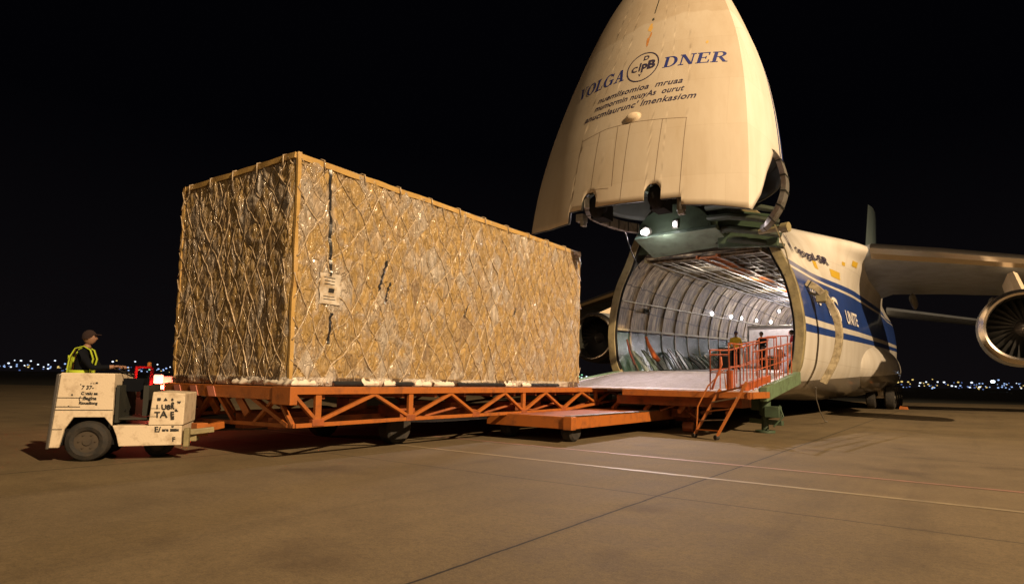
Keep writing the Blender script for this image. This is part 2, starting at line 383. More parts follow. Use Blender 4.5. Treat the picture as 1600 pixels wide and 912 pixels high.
# hold lining
def lining_mat():
    mt = mat('quilted_lining', (.4, .38, .33), .55); bs = mt.node_tree.nodes['Principled BSDF']
    t = N(mt, 'ShaderNodeTexCoord'); mp = N(mt, 'ShaderNodeMapping'); mp.inputs['Scale'].default_value = (1, 1, .22); L(mt, t.outputs['Object'], mp.inputs[0])
    n = N(mt, 'ShaderNodeTexNoise'); n.inputs['Scale'].default_value = 3.2; n.inputs['Detail'].default_value = 8; n.inputs['Roughness'].default_value = .7; L(mt, mp.outputs[0], n.inputs['Vector'])
    r = ramp(mt, n.outputs[0], [(.33, (.045, .032, .02)), (.44, (.17, .135, .085)), (.53, (.33, .275, .19)), (.66, (.52, .46, .34))])
    br = N(mt, 'ShaderNodeTexBrick'); br.inputs['Scale'].default_value = 1; br.inputs['Mortar Size'].default_value = .028; br.inputs['Mortar Smooth'].default_value = .4
    br.inputs['Brick Width'].default_value = .82; br.inputs['Row Height'].default_value = .78; br.offset = .15
    br.inputs['Color1'].default_value = (1, 1, 1, 1); br.inputs['Color2'].default_value = (.62, .60, .56, 1); br.inputs['Mortar'].default_value = (.18, .16, .13, 1)
    sp = N(mt, 'ShaderNodeSeparateXYZ'); L(mt, t.outputs['Object'], sp.inputs[0]); cb = N(mt, 'ShaderNodeCombineXYZ'); L(mt, sp.outputs[1], cb.inputs[0]); L(mt, sp.outputs[2], cb.inputs[1])
    nn = N(mt, 'ShaderNodeTexNoise'); nn.inputs['Scale'].default_value = 2; L(mt, t.outputs['Object'], nn.inputs['Vector'])
    va = N(mt, 'ShaderNodeMix', data_type='VECTOR'); va.inputs[0].default_value = .12; L(mt, cb.outputs[0], va.inputs[4]); L(mt, nn.outputs['Color'], va.inputs[5])
    L(mt, va.outputs[1], br.inputs['Vector'])
    x = N(mt, 'ShaderNodeMix', data_type='RGBA', blend_type='MULTIPLY'); x.inputs[0].default_value = 1; L(mt, r.outputs[0], x.inputs[6]); L(mt, br.outputs[0], x.inputs[7])
    L(mt, x.outputs[2], bs.inputs['Base Color'])
    bp = N(mt, 'ShaderNodeBump'); bp.inputs['Strength'].default_value = .6; bp.inputs['Distance'].default_value = .04; L(mt, n.outputs[0], bp.inputs['Height']); L(mt, bp.outputs[0], bs.inputs['Normal'])
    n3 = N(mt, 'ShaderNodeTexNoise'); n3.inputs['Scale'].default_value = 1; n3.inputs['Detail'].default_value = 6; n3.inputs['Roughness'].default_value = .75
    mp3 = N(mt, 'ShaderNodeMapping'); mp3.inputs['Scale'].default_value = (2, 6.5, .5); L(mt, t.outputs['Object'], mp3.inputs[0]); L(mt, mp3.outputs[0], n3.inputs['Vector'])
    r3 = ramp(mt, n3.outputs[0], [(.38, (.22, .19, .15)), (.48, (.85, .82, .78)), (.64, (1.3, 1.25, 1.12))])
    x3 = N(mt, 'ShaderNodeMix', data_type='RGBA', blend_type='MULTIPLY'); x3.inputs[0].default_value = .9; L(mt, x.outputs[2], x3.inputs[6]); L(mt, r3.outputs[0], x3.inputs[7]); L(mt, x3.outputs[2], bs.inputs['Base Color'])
    return mt
M['lining'] = lining_mat()
M['lower'] = dirty('green_lower_wall', (.018, .052, .038), (.10, .13, .11), 2.2, .3, .1, amount=(.5, .75), stretch=(1, 1, .4), bump=.4)
YE = 52
def lt(Y): return .036*(Y-YR)
def strip_side(s, lo, hi, name, mt_, off=0.0, k=5):
    pr = [p for p in densify([(2.8, 1.3)]+IN+[(1.6, 6.6)], k) if lo <= p[1] <= hi]
    b_ = MB(); rings_ = []
    for Y in np.arange(YR+.03, YE+.1, .41):
        rib = .0
        rings_.append([(XC+s*(x-off), Y, z+lt(Y)) for x, z in pr])
    b_.loft(rings_, False); return b_.build(name, mt_, air, smooth='all')
for s in (-1, 1):
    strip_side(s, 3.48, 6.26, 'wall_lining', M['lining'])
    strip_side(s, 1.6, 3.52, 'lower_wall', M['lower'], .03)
# frames (ribs) and stringers inside the hold
b = MB()
for i, Y in enumerate(np.arange(YR+1.35, YE, 1.64)):
    for s in (-1, 1):
        pr = densify(IN, 3); wd = .03 if i % 3 else .08
        b.loft([[(XC+s*x, Y-wd, z+lt(Y)), (XC+s*(x-.055), Y-wd, z+lt(Y)), (XC+s*(x-.055), Y+wd, z+lt(Y)), (XC+s*x, Y+wd, z+lt(Y))] for x, z in pr], True, True)
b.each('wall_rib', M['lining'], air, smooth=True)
b = MB()
for s in (-1, 1):
    for (x, z, h) in ((3.36, 3.50, .09), (3.13, 4.62, .05), (2.15, 6.1, .12)):
        b.beam((XC+s*x, YR+.1, z), (XC+s*x, YE, z+lt(YE)), .08, h)
b.each('wall_rail', M['olive'], air)
# ceiling with a clutter of pipes and beams
b = MB(); b.add([(XC-2.2, YR+.03, 6.28), (XC+2.2, YR+.03, 6.28), (XC+2.2, YE, 6.28+lt(YE)), (XC-2.2, YE, 6.28+lt(YE))], [(0, 1, 2, 3)])
b.build('ceiling_panel', dirty('ceiling', (.06, .05, .035), (.14, .12, .09), 4, .6), air)
b = MB(); rnd = random.Random(3)
for Y in np.arange(YR+.15, YE, .34):
    d = rnd.uniform(.06, .2); b.cur = rnd.choice([0, 0, 1, 2])
    b.beam((XC-2.15, Y, 6.2+lt(Y)-d/2), (XC+2.15, Y+rnd.uniform(-.1, .1), 6.2+lt(Y)-d/2), rnd.uniform(.05, .13), d)
b.build('ceiling_beam', [M['lining'], dirty('brown_duct', (.12, .09, .055), (.07, .055, .035), 5, .5), M['steel_rough']], air)
b = MB()
for i in range(11):
    x = XC-1.95+i*.38; z = 6.02-rnd.uniform(0, .1)
    b.tube([(x+rnd.uniform(-.05, .05), Y, z+lt(Y)+rnd.uniform(-.02, .02)) for Y in np.arange(YR+.3, YE, 1.3)], rnd.uniform(.015, .04), 6)
b.each('ceiling_pipe', M['steel_rough'], air, smooth=True)
# orange gantry hoist under the ceiling
g_ = MB()
x0, x1 = XC-.12, XC+.62
for x in (x0, x1): g_.beam((x, YR+.1, 6.42), (x, YR+15, 6.42+lt(YR+15)), .07, .16)
for i in range(38):
    Y = YR+.2+i*.38; g_.beam((x0, Y, 6.36+lt(Y)), (x1, Y+(.15 if i % 2 else -.05), 6.36+lt(Y)), .045, .07)
for v in range(len(g_.v)): g_.v[v] = (g_.v[v][0], g_.v[v][1], g_.v[v][2]-.34)
g_.build('hoist_rail', M['orange'], air, bevel=.01)
# floor of the hold and end wall
M['floor'] = dirty('hold_floor', (.60, .57, .62), (.33, .30, .32), 1.6, .42, .25, amount=(.4, .75), stretch=(3.5, .6, 1), bump=.15)
b = MB(); b.add([(XC-3.05, YR-.25, 1.80), (XC+3.05, YR-.25, 1.80), (XC+3.05, YE, 1.8+lt(YE)), (XC-3.05, YE, 1.8+lt(YE))], [(0, 1, 2, 3)])
b.add([(XC-3.05, YR-.25, 1.60), (XC+3.05, YR-.25, 1.60), (XC+3.05, YR-.25, 1.797), (XC-3.05, YR-.25, 1.797)], [(0, 1, 2, 3)])
b.build('hold_floor', M['floor'], air)
b = MB(); b.add([(XC-3.0, YE-.1, 2.6), (XC+3.0, YE-.1, 2.6), (XC+3.3, YE-.1, 4.4), (XC+2.9, YE-.1, 6.2), (XC+2.1, YE-.1, 7.35), (XC-2.1, YE-.1, 7.35), (XC-2.9, YE-.1, 6.2), (XC-3.3, YE-.1, 4.4)], [tuple(range(8))])
b.build('rear_bulkhead', M['whitebox'], air)
# bulkhead closing the crown above the ceiling and the lip under the flight deck
b = MB(); cr = [(x, z) for x, z in DA if z > 6.2]
poly = [(XC+x-.05, YR+.0, z-.05) for x, z in cr]+[(XC-x+.05, YR+.0, z-.05) for x, z in cr[::-1]]
b.prism(poly, (0, .06, 0)); b.build('crown_bulkhead', M['green'], air)
b = MB()
poly = [(-9.75, 21.5, 6.72)]+[(-8.38-1.42*math.cos(a), 21.5, 6.85+1.05*math.sin(a)) for a in np.linspace(.1, math.pi-.1, 18)]+[(-6.85, 21.5, 6.72)]
b.prism(poly, (0, .8, 0)); b.build('flight_deck_panel', dirty('dark_green_gloss', (.06, .085, .06), (.03, .04, .03), 2, .3, .3), air, bevel=.03)
b = MB()
b.loft([[(-9.80, 21.25, 6.70), (-9.80, 21.45, 6.86), (-9.55, YR+.15, 6.34), (-9.55, YR+.1, 6.18)], [(-6.75, 21.25, 6.76), (-6.75, 21.45, 6.92), (-6.55, YR+.15, 6.5), (-6.55, YR+.1, 6.36)]], True, True)
b.build('flight_deck_lip', M['green_pale'], air, bevel=.02)
b = MB()
for i, (z0, y0) in enumerate(((7.45, 20.9), (7.1, 21.1), (6.72, 21.4), (6.42, 21.8))):
    b.tube([(-7.1, y0+.5, z0+.12), (-6.3, y0+.1, z0), (-5.5, y0+.1, z0-.18), (-4.75, y0+.4, z0-.36)], [.13, .14, .12, .09], 10)
b.each('hinge_beam', M['greendark'], air, smooth=True)
b = MB(); b.prism([(-6.9, 21.9, 7.6), (-4.9, 21.9, 7.1), (-4.9, 21.9, 6.05), (-6.9, 21.9, 6.2)], (0, .25, 0)); b.build('hinge_plate', M['green'], air, bevel=.02)
b = MB(); b.cyl((-5.3, 21.2, 6.42), (-4.35, 20.9, 6.40), .09, 14); b.cyl((-4.55, 20.96, 6.40), (-4.33, 20.9, 6.40), .16, 14); b.build('hinge_pin', M['olive'], air, smooth=True)

# nose ramp of the aircraft (silver plate, green side beams)
ramp_ = MB()
def rz(Y): return 1.235+(Y-17.3)*(1.80-1.235)/(22.15-17.3)
ramp_.loft([[(-10.75, Y, rz(Y)), (-4.55, Y, rz(Y)), (-4.55, Y, rz(Y)-.12), (-10.75, Y, rz(Y)-.12)] for Y in (17.35, 19, 20.6, 22.15)], True, True)
rmp = ramp_.build('nose_ramp', M['floor'], air)
b = MB(); b.beam((-4.42, 17.9, rz(17.9)-.17), (-4.42, 22.3, rz(22.3)-.17), .2, .40); b.beam((-10.88, 17.6, rz(17.6)-.15), (-10.88, 22.2, rz(22.2)-.15), .2, .36)
b.each('side_beam', dirty('green_beam', (.12, .19, .11), (.06, .075, .045), 4, .5, bump=.2), rmp, bevel=.02)
b = MB()
for i in range(24):
    Y = 17.55+i*.195; b.beam((-10.6, Y, rz(Y)+.006), (-4.7, Y, rz(Y)+.006), .02, .012)
b.each('tread_bar', M['steel_rough'], rmp)
# support jacks and green machinery below the ramp corner
for (x, y) in ((-4.75, 19.4), (-9.9, 19.4)):
    b = MB()
    b.cyl((x, y, .0), (x, y, .07), .28, 18); b.cyl((x, y, .05), (x, y, .6), .10, 14); b.cyl((x, y, .5), (x, y, 1.25), .16, 14)
    b.beam((x-.45, y+.1, .34), (x+.5, y-.05, .30), .16, .14); b.box((x+.25, y-.1, .62), (.4, .35, .32)); b.box((x-.25, y+.2, .85), (.3, .5, .4)); b.tube([(x+.4, y, .8), (x+.55, y-.2, .5), (x+.3, y-.3, .2)], .03, 6)
    b.build('support_jack', M['green'], rmp, smooth=True, bevel=.01)

# chin of fuselage below the opening: dark belly box
b = MB(); b.prism([(XC-3.2, YR-.15, 1.55), (XC-2.4, YR-.15, .95), (XC+2.4, YR-.15, .95), (XC+3.4, YR-.15, 1.55), (XC+3.2, YR-.15, 1.78), (XC-3.2, YR-.15, 1.78)], (0, .3, 0)); b.build('sill', M['dark'], air, bevel=.03)
# hold lamps
for i, (x, y, z) in enumerate(((-10.93, 26.16, 5.2), (-10.9, 33.3, 5.15), (-10.9, 36.7, 5.3), (-10.88, 38.7, 5.4), (-10.85, 42, 5.55), (-10.8, 45.6, 5.75), (-9.9, 44, 6.3), (-5.2, 44, 6.4), (-8.8, 47, 6.6))):
    b = MB(); b.cur = 0; b.sphere((x+.10, y, z), .10, 10, (.7, 1.3, 1)); b.cur = 1; b.cyl((x-.05, y, z), (x+.06, y, z), .15, 14)
    b.build('hold_lamp', [M['lampw'], M['steel_rough']], air, smooth=True)
for (x, y, z, p) in ((-8.3, 25.2, 5.6, .30), (-7.6, 29.5, 5.8, .65), (-7.8, 35, 6.0, 1.4), (-7.8, 41, 6.2, 2.8), (-7.8, 47, 6.4, 3.6)):
    lamp('hold_light', 'POINT', (x, y, z), HOLD*p, (1, .84, .66) if y < 30 else (1, .90, .80) if y < 36 else (.97, .90, 1), size=.15)
b = MB(); b.cur = 0; b.sphere((-9.32, 21.0, 6.86), .085, 12); b.cur = 1; b.cyl((-9.32, 21.2, 6.93), (-9.32, 21.42, 6.98), .16, 16); b.build('floodlight', [M['lampflood'], M['steel_rough']], air, smooth=True)
b = MB(); b.cur = 0; b.sphere((-8.28, 21.40, 7.12), .075, 12, (.9, .7, 1.3)); b.cur = 1; b.box((-8.28, 21.48, 7.12), (.2, .1, .28)); b.build('floodlight', [M['lampw'], M['steel_rough']], air, smooth=True)
lamp('flood_beam', 'SPOT', (-9.3, 20.85, 6.85), FLOOD, (1, .84, .86), (-6.6, 15.6, 0), .06, 128, .8)
lamp('flood_spill', 'POINT', (-8.6, 20.9, 6.6), 50, (1, .88, .80), size=.1)

# ---- raised nose (visor)
ZS = [5.0, 5.8, 6.5, 7.3, 8, 9, 10, 11, 12, 12.8, 13.5, 14.2, 14.7, 15]
XCV = [-7.62, -7.572, -7.514, -7.449, -7.368, -7.278, -7.177, -7.118, -7.13, -7.15, -7.17, -7.2, -7.2, -7.2]
AV = [3.54, 3.497, 3.434, 3.366, 3.239, 3.064, 2.813, 2.535, 2.191, 1.888, 1.55, 1.1, .6, .05]
BV = [3.6, 3.6, 3.58, 3.51, 3.45, 3.23, 3.0, 2.67, 2.25, 1.85, 1.5, 1.05, .55, .05]
KV = [(.95, -.72), (1.0, -.36), (1.0, 0), (.96, .4), (.80, .72), (.47, .93), (0, 1)]
def pch(z, A_):
    """smoothed interpolation of a table"""
    return float(sum(np.interp(z+d, ZS, A_) for d in (-.5, -.25, 0, .25, .5))/5)
def vis_sec(t, z):
    a, bb, xc = pch(z, AV), pch(z, BV), pch(z, XCV); u = abs(t)
    if u < .4:
        s = u/.4; x = .95*s; y = -1+.28*s*s
    else:
        q = (u-.4)/.6*6; i = min(int(q), 5); r = q-i
        P = [KV[0] if False else (2*KV[0][0]-KV[1][0], 2*KV[0][1]-KV[1][1])]+KV+[(-KV[5][0], KV[5][1])]
        p0, p1, p2, p3 = P[i], P[i+1], P[i+2], P[i+3]
        x, y = [.5*((2*p1[c])+(-p0[c]+p2[c])*r+(2*p0[c]-5*p1[c]+4*p2[c]-p3[c])*r*r+(-p0[c]+3*p1[c]-3*p2[c]+p3[c])*r**3) for c in (0, 1)]
    return Vector((xc+math.copysign(a*x, t), 18.6+bb*y, z))
RIM = [(-1, 7.3), (-.7, 7.6), (-.56, 7.6), (-.5, 7.0), (-.44, 6.2), (-.396, 5.97), (-.28, 5.88), (-.1821, 5.90), (-.182, 6.22), (-.1281, 6.21), (-.128, 6.4), (-.121, 6.55), (-.11, 6.64), (-.085, 6.64), (-.075, 6.55), (-.068, 6.4), (-.0679, 6.2),
       (.096, 6.17), (.1039, 6.17), (.104, 6.42), (.112, 6.54), (.12, 6.6), (.14, 6.6), (.149, 6.53), (.156, 6.42), (.1561, 6.17), (.2179, 6.18), (.218, 5.98), (.304, 5.94), (.372, 5.86), (.4, 5.83), (.416, 5.84), (.456, 6.34), (.492, 7.08), (.552, 7.84), (.6, 8.0), (.7, 7.8), (1, 7.3)]
rt_, rzv = [p[0] for p in RIM], [p[1] for p in RIM]
vis = MB(); ts = sorted(set([round(float(x), 4) for x in np.linspace(-1, 1, 141)]+rt_)); rows = 54; grid = []
for t in ts:
    z0 = float(np.interp(t, rt_, rzv)); colm = []
    for k in range(rows):
        z = z0+(14.85-z0)*(k/(rows-1))
        colm.append(vis_sec(t, z))
    grid.append(colm)
vis.loft(grid, False)
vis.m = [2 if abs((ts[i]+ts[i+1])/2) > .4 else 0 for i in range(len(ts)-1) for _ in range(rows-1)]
def visor_paint(name, W_):
    mt = mat(name, (.7, .62, .5), .55); bs = mt.node_tree.nodes['Principled BSDF']; bs.inputs['Coat Weight'].default_value = .12; bs.inputs['Coat Roughness'].default_value = .35
    g0 = N(mt, 'ShaderNodeNewGeometry'); sp = N(mt, 'ShaderNodeSeparateXYZ'); L(mt, g0.outputs['Position'], sp.inputs[0])
    mr = N(mt, 'ShaderNodeMapRange'); mr.inputs[1].default_value = 15; mr.inputs[2].default_value = 25; L(mt, sp.outputs[1], mr.inputs[0])
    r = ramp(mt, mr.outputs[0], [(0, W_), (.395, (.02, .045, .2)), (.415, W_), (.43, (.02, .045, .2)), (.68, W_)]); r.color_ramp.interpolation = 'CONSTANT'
    mp = N(mt, 'ShaderNodeMapping'); mp.inputs['Scale'].default_value = (1, 1, .3); L(mt, g0.outputs['Position'], mp.inputs[0])
    n = N(mt, 'ShaderNodeTexNoise'); n.inputs['Scale'].default_value = 1.1; n.inputs['Detail'].default_value = 9; n.inputs['Roughness'].default_value = .62; L(mt, mp.outputs[0], n.inputs['Vector'])
    d = ramp(mt, n.outputs[0], [(.3, (.74, .66, .54)), (.6, (1, 1, 1))])
    x = N(mt, 'ShaderNodeMix', data_type='RGBA', blend_type='MULTIPLY'); x.inputs[0].default_value = .5; L(mt, r.outputs[0], x.inputs[6]); L(mt, d.outputs[0], x.inputs[7])
    # dirty radome band near the tip
    mz = N(mt, 'ShaderNodeMapRange'); mz.inputs[1].default_value = 11; mz.inputs[2].default_value = 14; L(mt, sp.outputs[2], mz.inputs[0])
    n2 = N(mt, 'ShaderNodeTexNoise'); n2.inputs['Scale'].default_value = .8; n2.inputs['Detail'].default_value = 6; L(mt, g0.outputs['Position'], n2.inputs['Vector'])
    z2 = N(mt, 'ShaderNodeMath', operation='MULTIPLY_ADD'); z2.inputs[1].default_value = .5; L(mt, n2.outputs[0], z2.inputs[0]); L(mt, mz.outputs[0], z2.inputs[2])
    rr = ramp(mt, z2.outputs[0], [(.45, (1, 1, 1)), (.48, (.80, .74, .66)), (1.0, (.86, .80, .72))])
    y = N(mt, 'ShaderNodeMix', data_type='RGBA', blend_type='MULTIPLY'); y.inputs[0].default_value = .6; L(mt, x.outputs[2], y.inputs[6]); L(mt, rr.outputs[0], y.inputs[7])
    br = N(mt, 'ShaderNodeTexBrick'); br.inputs['Scale'].default_value = 1; br.inputs['Mortar Size'].default_value = .005; br.inputs['Brick Width'].default_value = 1.9; br.inputs['Row Height'].default_value = 1.35
    br.inputs['Color1'].default_value = (1, 1, 1, 1); br.inputs['Color2'].default_value = (.955, .95, .94, 1); br.inputs['Mortar'].default_value = (.88, .86, .83, 1)
    cb = N(mt, 'ShaderNodeCombineXYZ'); L(mt, sp.outputs[0], cb.inputs[0]); L(mt, sp.outputs[2], cb.inputs[1]); L(mt, cb.outputs[0], br.inputs['Vector'])
    mps = N(mt, 'ShaderNodeMapping'); mps.inputs['Scale'].default_value = (7, 7, .35); L(mt, g0.outputs['Position'], mps.inputs[0])
    ns = N(mt, 'ShaderNodeTexNoise'); ns.inputs['Scale'].default_value = 1; ns.inputs['Detail'].default_value = 5; L(mt, mps.outputs[0], ns.inputs['Vector'])
    rs = ramp(mt, ns.outputs[0], [(.34, (.84, .79, .72)), (.45, (1, 1, 1))])
    y2 = N(mt, 'ShaderNodeMix', data_type='RGBA', blend_type='MULTIPLY'); y2.inputs[0].default_value = 1; L(mt, y.outputs[2], y2.inputs[6]); L(mt, br.outputs[0], y2.inputs[7])
    y3 = N(mt, 'ShaderNodeMix', data_type='RGBA', blend_type='MULTIPLY'); y3.inputs[0].default_value = .15; L(mt, y2.outputs[2], y3.inputs[6]); L(mt, rs.outputs[0], y3.inputs[7])
    L(mt, y3.outputs[2], bs.inputs['Base Color'])
    nb = N(mt, 'ShaderNodeTexNoise'); nb.inputs['Scale'].default_value = .9; nb.inputs['Detail'].default_value = 2; L(mt, g0.outputs['Position'], nb.inputs['Vector'])
    bp = N(mt, 'ShaderNodeBump'); bp.inputs['Strength'].default_value = .15; bp.inputs['Distance'].default_value = .06; L(mt, nb.outputs[0], bp.inputs['Height']); L(mt, bp.outputs[0], bs.inputs['Normal'])
    return mt
vob = vis.build('nose_visor', [visor_paint('chin_paint_shaded', (.52, .455, .36)), M['dark'], visor_paint('visor_side_paint_lit', (.74, .71, .65)), M['dark']], air, smooth=True)  # tan chin darker, sides paler: light contrast at the crease put into the paint
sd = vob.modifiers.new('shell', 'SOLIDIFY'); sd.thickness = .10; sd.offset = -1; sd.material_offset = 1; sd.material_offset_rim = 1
from mathutils.bvhtree import BVHTree
_tree = BVHTree.FromPolygons([Vector(v) for v in vis.v], vis.f)
def chin(x, z, off=.014):
    """point on the chin skin at x, z, lifted a few millimetres along its normal"""
    loc, nrm, i_, d_ = _tree.ray_cast(Vector((x, 5, z)), Vector((0, 1, 0)))
    if loc is None:
        a, bb, xc = pch(z, AV), pch(z, BV), pch(z, XCV); u = max(-1, min(1, (x-xc)/(a*.95)))
        return Vector((x, 18.6+bb*(-1+.28*u*u)-off*.2, z))
    if nrm.y > 0: nrm = -nrm
    return loc+nrm*(off if off > .05 else .002+off*.12)
def chin_strip(pts, wd, b_, off=.006):
    for p, q in zip(pts, pts[1:]):
        n = 8; r = []
        dx, dz = q[0]-p[0], q[1]-p[1]; l = math.hypot(dx, dz); nx, nz_ = -dz/l*wd/2, dx/l*wd/2
        for i in range(n+1):
            t = i/n; x, z = p[0]+dx*t, p[1]+dz*t; r.append([chin(x+nx, z+nz_, off), chin(x-nx, z-nz_, off)])
        b_.loft(r, False)
# serif capitals drawn from strokes, unit height
def bar(x0, y0, x1, y1, w0): return [(x0-w0/2, y0), (x0+w0/2, y0), (x1+w0/2, y1), (x1-w0/2, y1)]
def rect(x0, y0, x1, y1): return [(x0, y0), (x1, y0), (x1, y1), (x0, y1)]
def arc(cx_, cy_, ro, so, ri, si, a0, a1, n=14):
    o = []
    for i in range(n):
        t0 = R(a0+(a1-a0)*i/n); t1 = R(a0+(a1-a0)*(i+1)/n)
        o.append([(cx_+ro*math.cos(t0), cy_+so*math.sin(t0)), (cx_+ro*math.cos(t1), cy_+so*math.sin(t1)), (cx_+ri*math.cos(t1), cy_+si*math.sin(t1)), (cx_+ri*math.cos(t0), cy_+si*math.sin(t0))])
    return o
SF = .07
GL = {
 'V': (.95, [bar(.22, 1, .48, 0, .20), bar(.74, 1, .50, 0, .08), rect(.04, 1-SF, .42, 1), rect(.6, 1-SF, .92, 1)]),
 'O': (1.0, arc(.48, .5, .45, .52, .25, .45, 0, 360, 28)),
 'L': (.80, [rect(.12, 0, .32, 1), rect(.02, 1-SF, .42, 1), rect(.02, 0, .72, SF), bar(.68, SF, .71, .3, .06)]),
 'G': (1.0, arc(.48, .5, .45, .52, .25, .45, 40, 345, 24)+[rect(.72, .05, .90, .42), rect(.58, .40, .98, .47), rect(.8, .68, .86, .98)]),
 'A': (.98, [bar(.24, 0, .46, 1, .08), bar(.76, 0, .50, 1, .21), rect(.3, .28, .66, .35), rect(.08, 0, .40, SF), rect(.56, 0, .96, SF)]),
 'D': (.98, [rect(.12, 0, .32, 1)]+arc(.42, .5, .48, .5, .28, .43, -90, 90, 16)+[rect(.02, 0, .45, SF), rect(.02, 1-SF, .45, 1)]),
 'N': (1.05, [rect(.14, 0, .22, 1), rect(.80, 0, .88, 1), bar(.20, 1, .80, 0, .20), rect(.02, 0, .36, SF), rect(.68, 1-SF, 1.0, 1), rect(.04, 1-SF, .3, 1)]),
 'E': (.88, [rect(.12, 0, .32, 1), rect(.02, 0, .78, SF), rect(.02, 1-SF, .74, 1), rect(.3, .47, .58, .54), rect(.72, 0, .79, .28), rect(.68, .74, .75, 1), rect(.54, .38, .60, .63)]),
 'R': (1.0, [rect(.12, 0, .32, 1)]+arc(.46, .75, .34, .25, .16, .19, -90, 90, 12)+[rect(.02, 0, .44, SF), rect(.02, 1-SF, .48, 1), rect(.3, .48, .48, .545), bar(.82, 0, .50, .5, .19), rect(.72, 0, .98, SF)]),
}
def caps(word, x0, x1, zfun, h, shear=.18):
    tot = sum(GL[c][0] for c in word); k = (x1-x0)/tot; b_ = MB(); x = x0; n = 0
    for c in word:
        wd, st = GL[c]
        for q in st:
            n += 1; pts = []
            # subdivide each quad 3x along its longer side to follow the skin
            a_, b1, c1, d1 = [Vector(p) for p in q]
            for i in range(4):
                t = i/3; l_ = a_.lerp(d1, t); r_ = b1.lerp(c1, t)
                pts.append([chin(x+k*p.x+shear*h*p.y, zfun(x+k*p.x)+h*p.y, .032+.0006*(n % 9)) for p in (l_, r_)])
            b_.loft(pts, False)
        x += wd*k
    return b_
caps('VOLGA', -9.28, -7.52, lambda x: 9.88, .38, .18).build('lettering', M['blueink'], vob, label='blue serif word VOLGA left of the round emblem')
caps('DNER', -6.42, -4.82, lambda x: 9.96-.02*(x+6.4), .33, .15).build('lettering', M['blueink'], vob, label='blue serif word DNER right of the round emblem')
b = MB(); cxm, czm, rx, rzm = -6.985, 10.15, .43, .43
for i in range(48):
    a0, a1 = 2*math.pi*i/48, 2*math.pi*(i+1)/48
    q = []
    for a in (a0, a1): q.append([chin(cxm+(rx+d)*math.cos(a)+.04*math.sin(a), czm+(rzm+d)*math.sin(a), .03) for d in (0, .032)])
    b.loft(q, False)
def put_text(b_, txt, size, fx, shear=0, bold=0, space=1, align='LEFT'):
    vs, fs = text_polys(txt, size, shear, bold, space, align); b_.add([fx(v[0], v[1]) for v in vs], fs)
def wide_text(b_, txt, size, x0, z0, sx_=1, shear=0, bold=0, off=.033):
    put_text(b_, txt, size, lambda u, v: chin(x0+u*sx_, z0+v, off), shear, bold)
wide_text(b, 'cl', .38, -7.33, 10.03, 1.25, .1, .002); wide_text(b, 'P', .36, -7.03, 9.98, .9, .1, .012, .034); wide_text(b, 'B', .36, -6.86, 10.05, 1.1, .1, .016, .036)
wide_text(b, 'D', .19, -6.99, 10.36, 1.2, .1, .006); wide_text(b, 'v', .16, -7.08, 9.86, 1.2, .1, .002)
b.build('emblem', M['bluedark'], vob, label='round blue monogram emblem between the two words')
b = MB()
for (txt, x0, x1, z0, h) in (('nuemllsomioa  mruaa', -8.34, -5.84, 9.40, .16), ('mumormin nuuyAs  ourut', -8.42, -5.78, 9.16, .16), ('anucmlaurunc\' lmenkasiom', -8.76, -5.48, 8.90, .17)):
    vs, fs = text_polys(txt, h*1.55, .35, .004, 1.05); wmax = max(v[0] for v in vs)
    b.add([chin(x0+v[0]/wmax*(x1-x0), z0+v[1]*.95, .03) for v in vs], fs)
b.build('small_lettering', M['bluedark'], vob, label='three lines of small dark lettering below the emblem')
b = MB()
for p, q in (((-8.72, 8.36), (-8.98, 6.24)), ((-8.10, 8.42), (-8.28, 6.66)), ((-7.15, 8.44), (-7.34, 6.26)), ((-6.27, 8.38), (-6.42, 6.62)), ((-5.68, 8.34), (-5.80, 6.2)), ((-7.52, 8.42), (-7.60, 6.7))): chin_strip([p, q], .014, b)
chin_strip([(-8.75, 8.30), (-7.9, 8.44), (-7.0, 8.44), (-5.66, 8.34)], .014, b); chin_strip([(-8.26, 6.72), (-7.7, 6.66)], .014, b)
b.each('panel_gap', M['seam'], vob)
b = MB(); p = chin(-7.09, 8.60, 0)
rg = []
for i in range(7):
    th = i/6*math.pi/2; r_ = math.cos(th)*.24; h_ = math.sin(th)*.10
    rg.append([chin(-7.09+r_*math.cos(a), 8.60+r_*.62*math.sin(a), h_) for a in np.linspace(0, 2*math.pi, 20, False)])
b.loft(rg, True); b.build('blister', M['cream'], vob, smooth='all')
def blot(b_, x, z, rx_, rz_, seed, off=.009):
    rr = random.Random(seed); n = 14; ps = [chin(x+rx_*rr.uniform(.6, 1.1)*math.cos(a), z+rz_*rr.uniform(.6, 1.1)*math.sin(a), off) for a in np.linspace(0, 2*math.pi, n, False)]
    b_.add(ps, [tuple(range(n))])
b = MB(); blot(b, -6.95, 11.0, .05, .22, 1); blot(b, -6.9, 11.22, .03, .12, 5, .011); b.each('rust_streak', M['stain'], vob)
b = MB(); blot(b, -6.95, 11.5, .07, .2, 2); blot(b, -5.35, 10.62, .04, .06, 4); b.each('yellow_stain', M['stainy'], vob)
b = MB(); blot(b, -6.93, 11.82, .04, .07, 3); chin_strip([(-6.93, 12.05), (-6.90, 12.75), (-6.96, 13.6)], .03, b); b.build('tip_seam', M['dark'], vob)
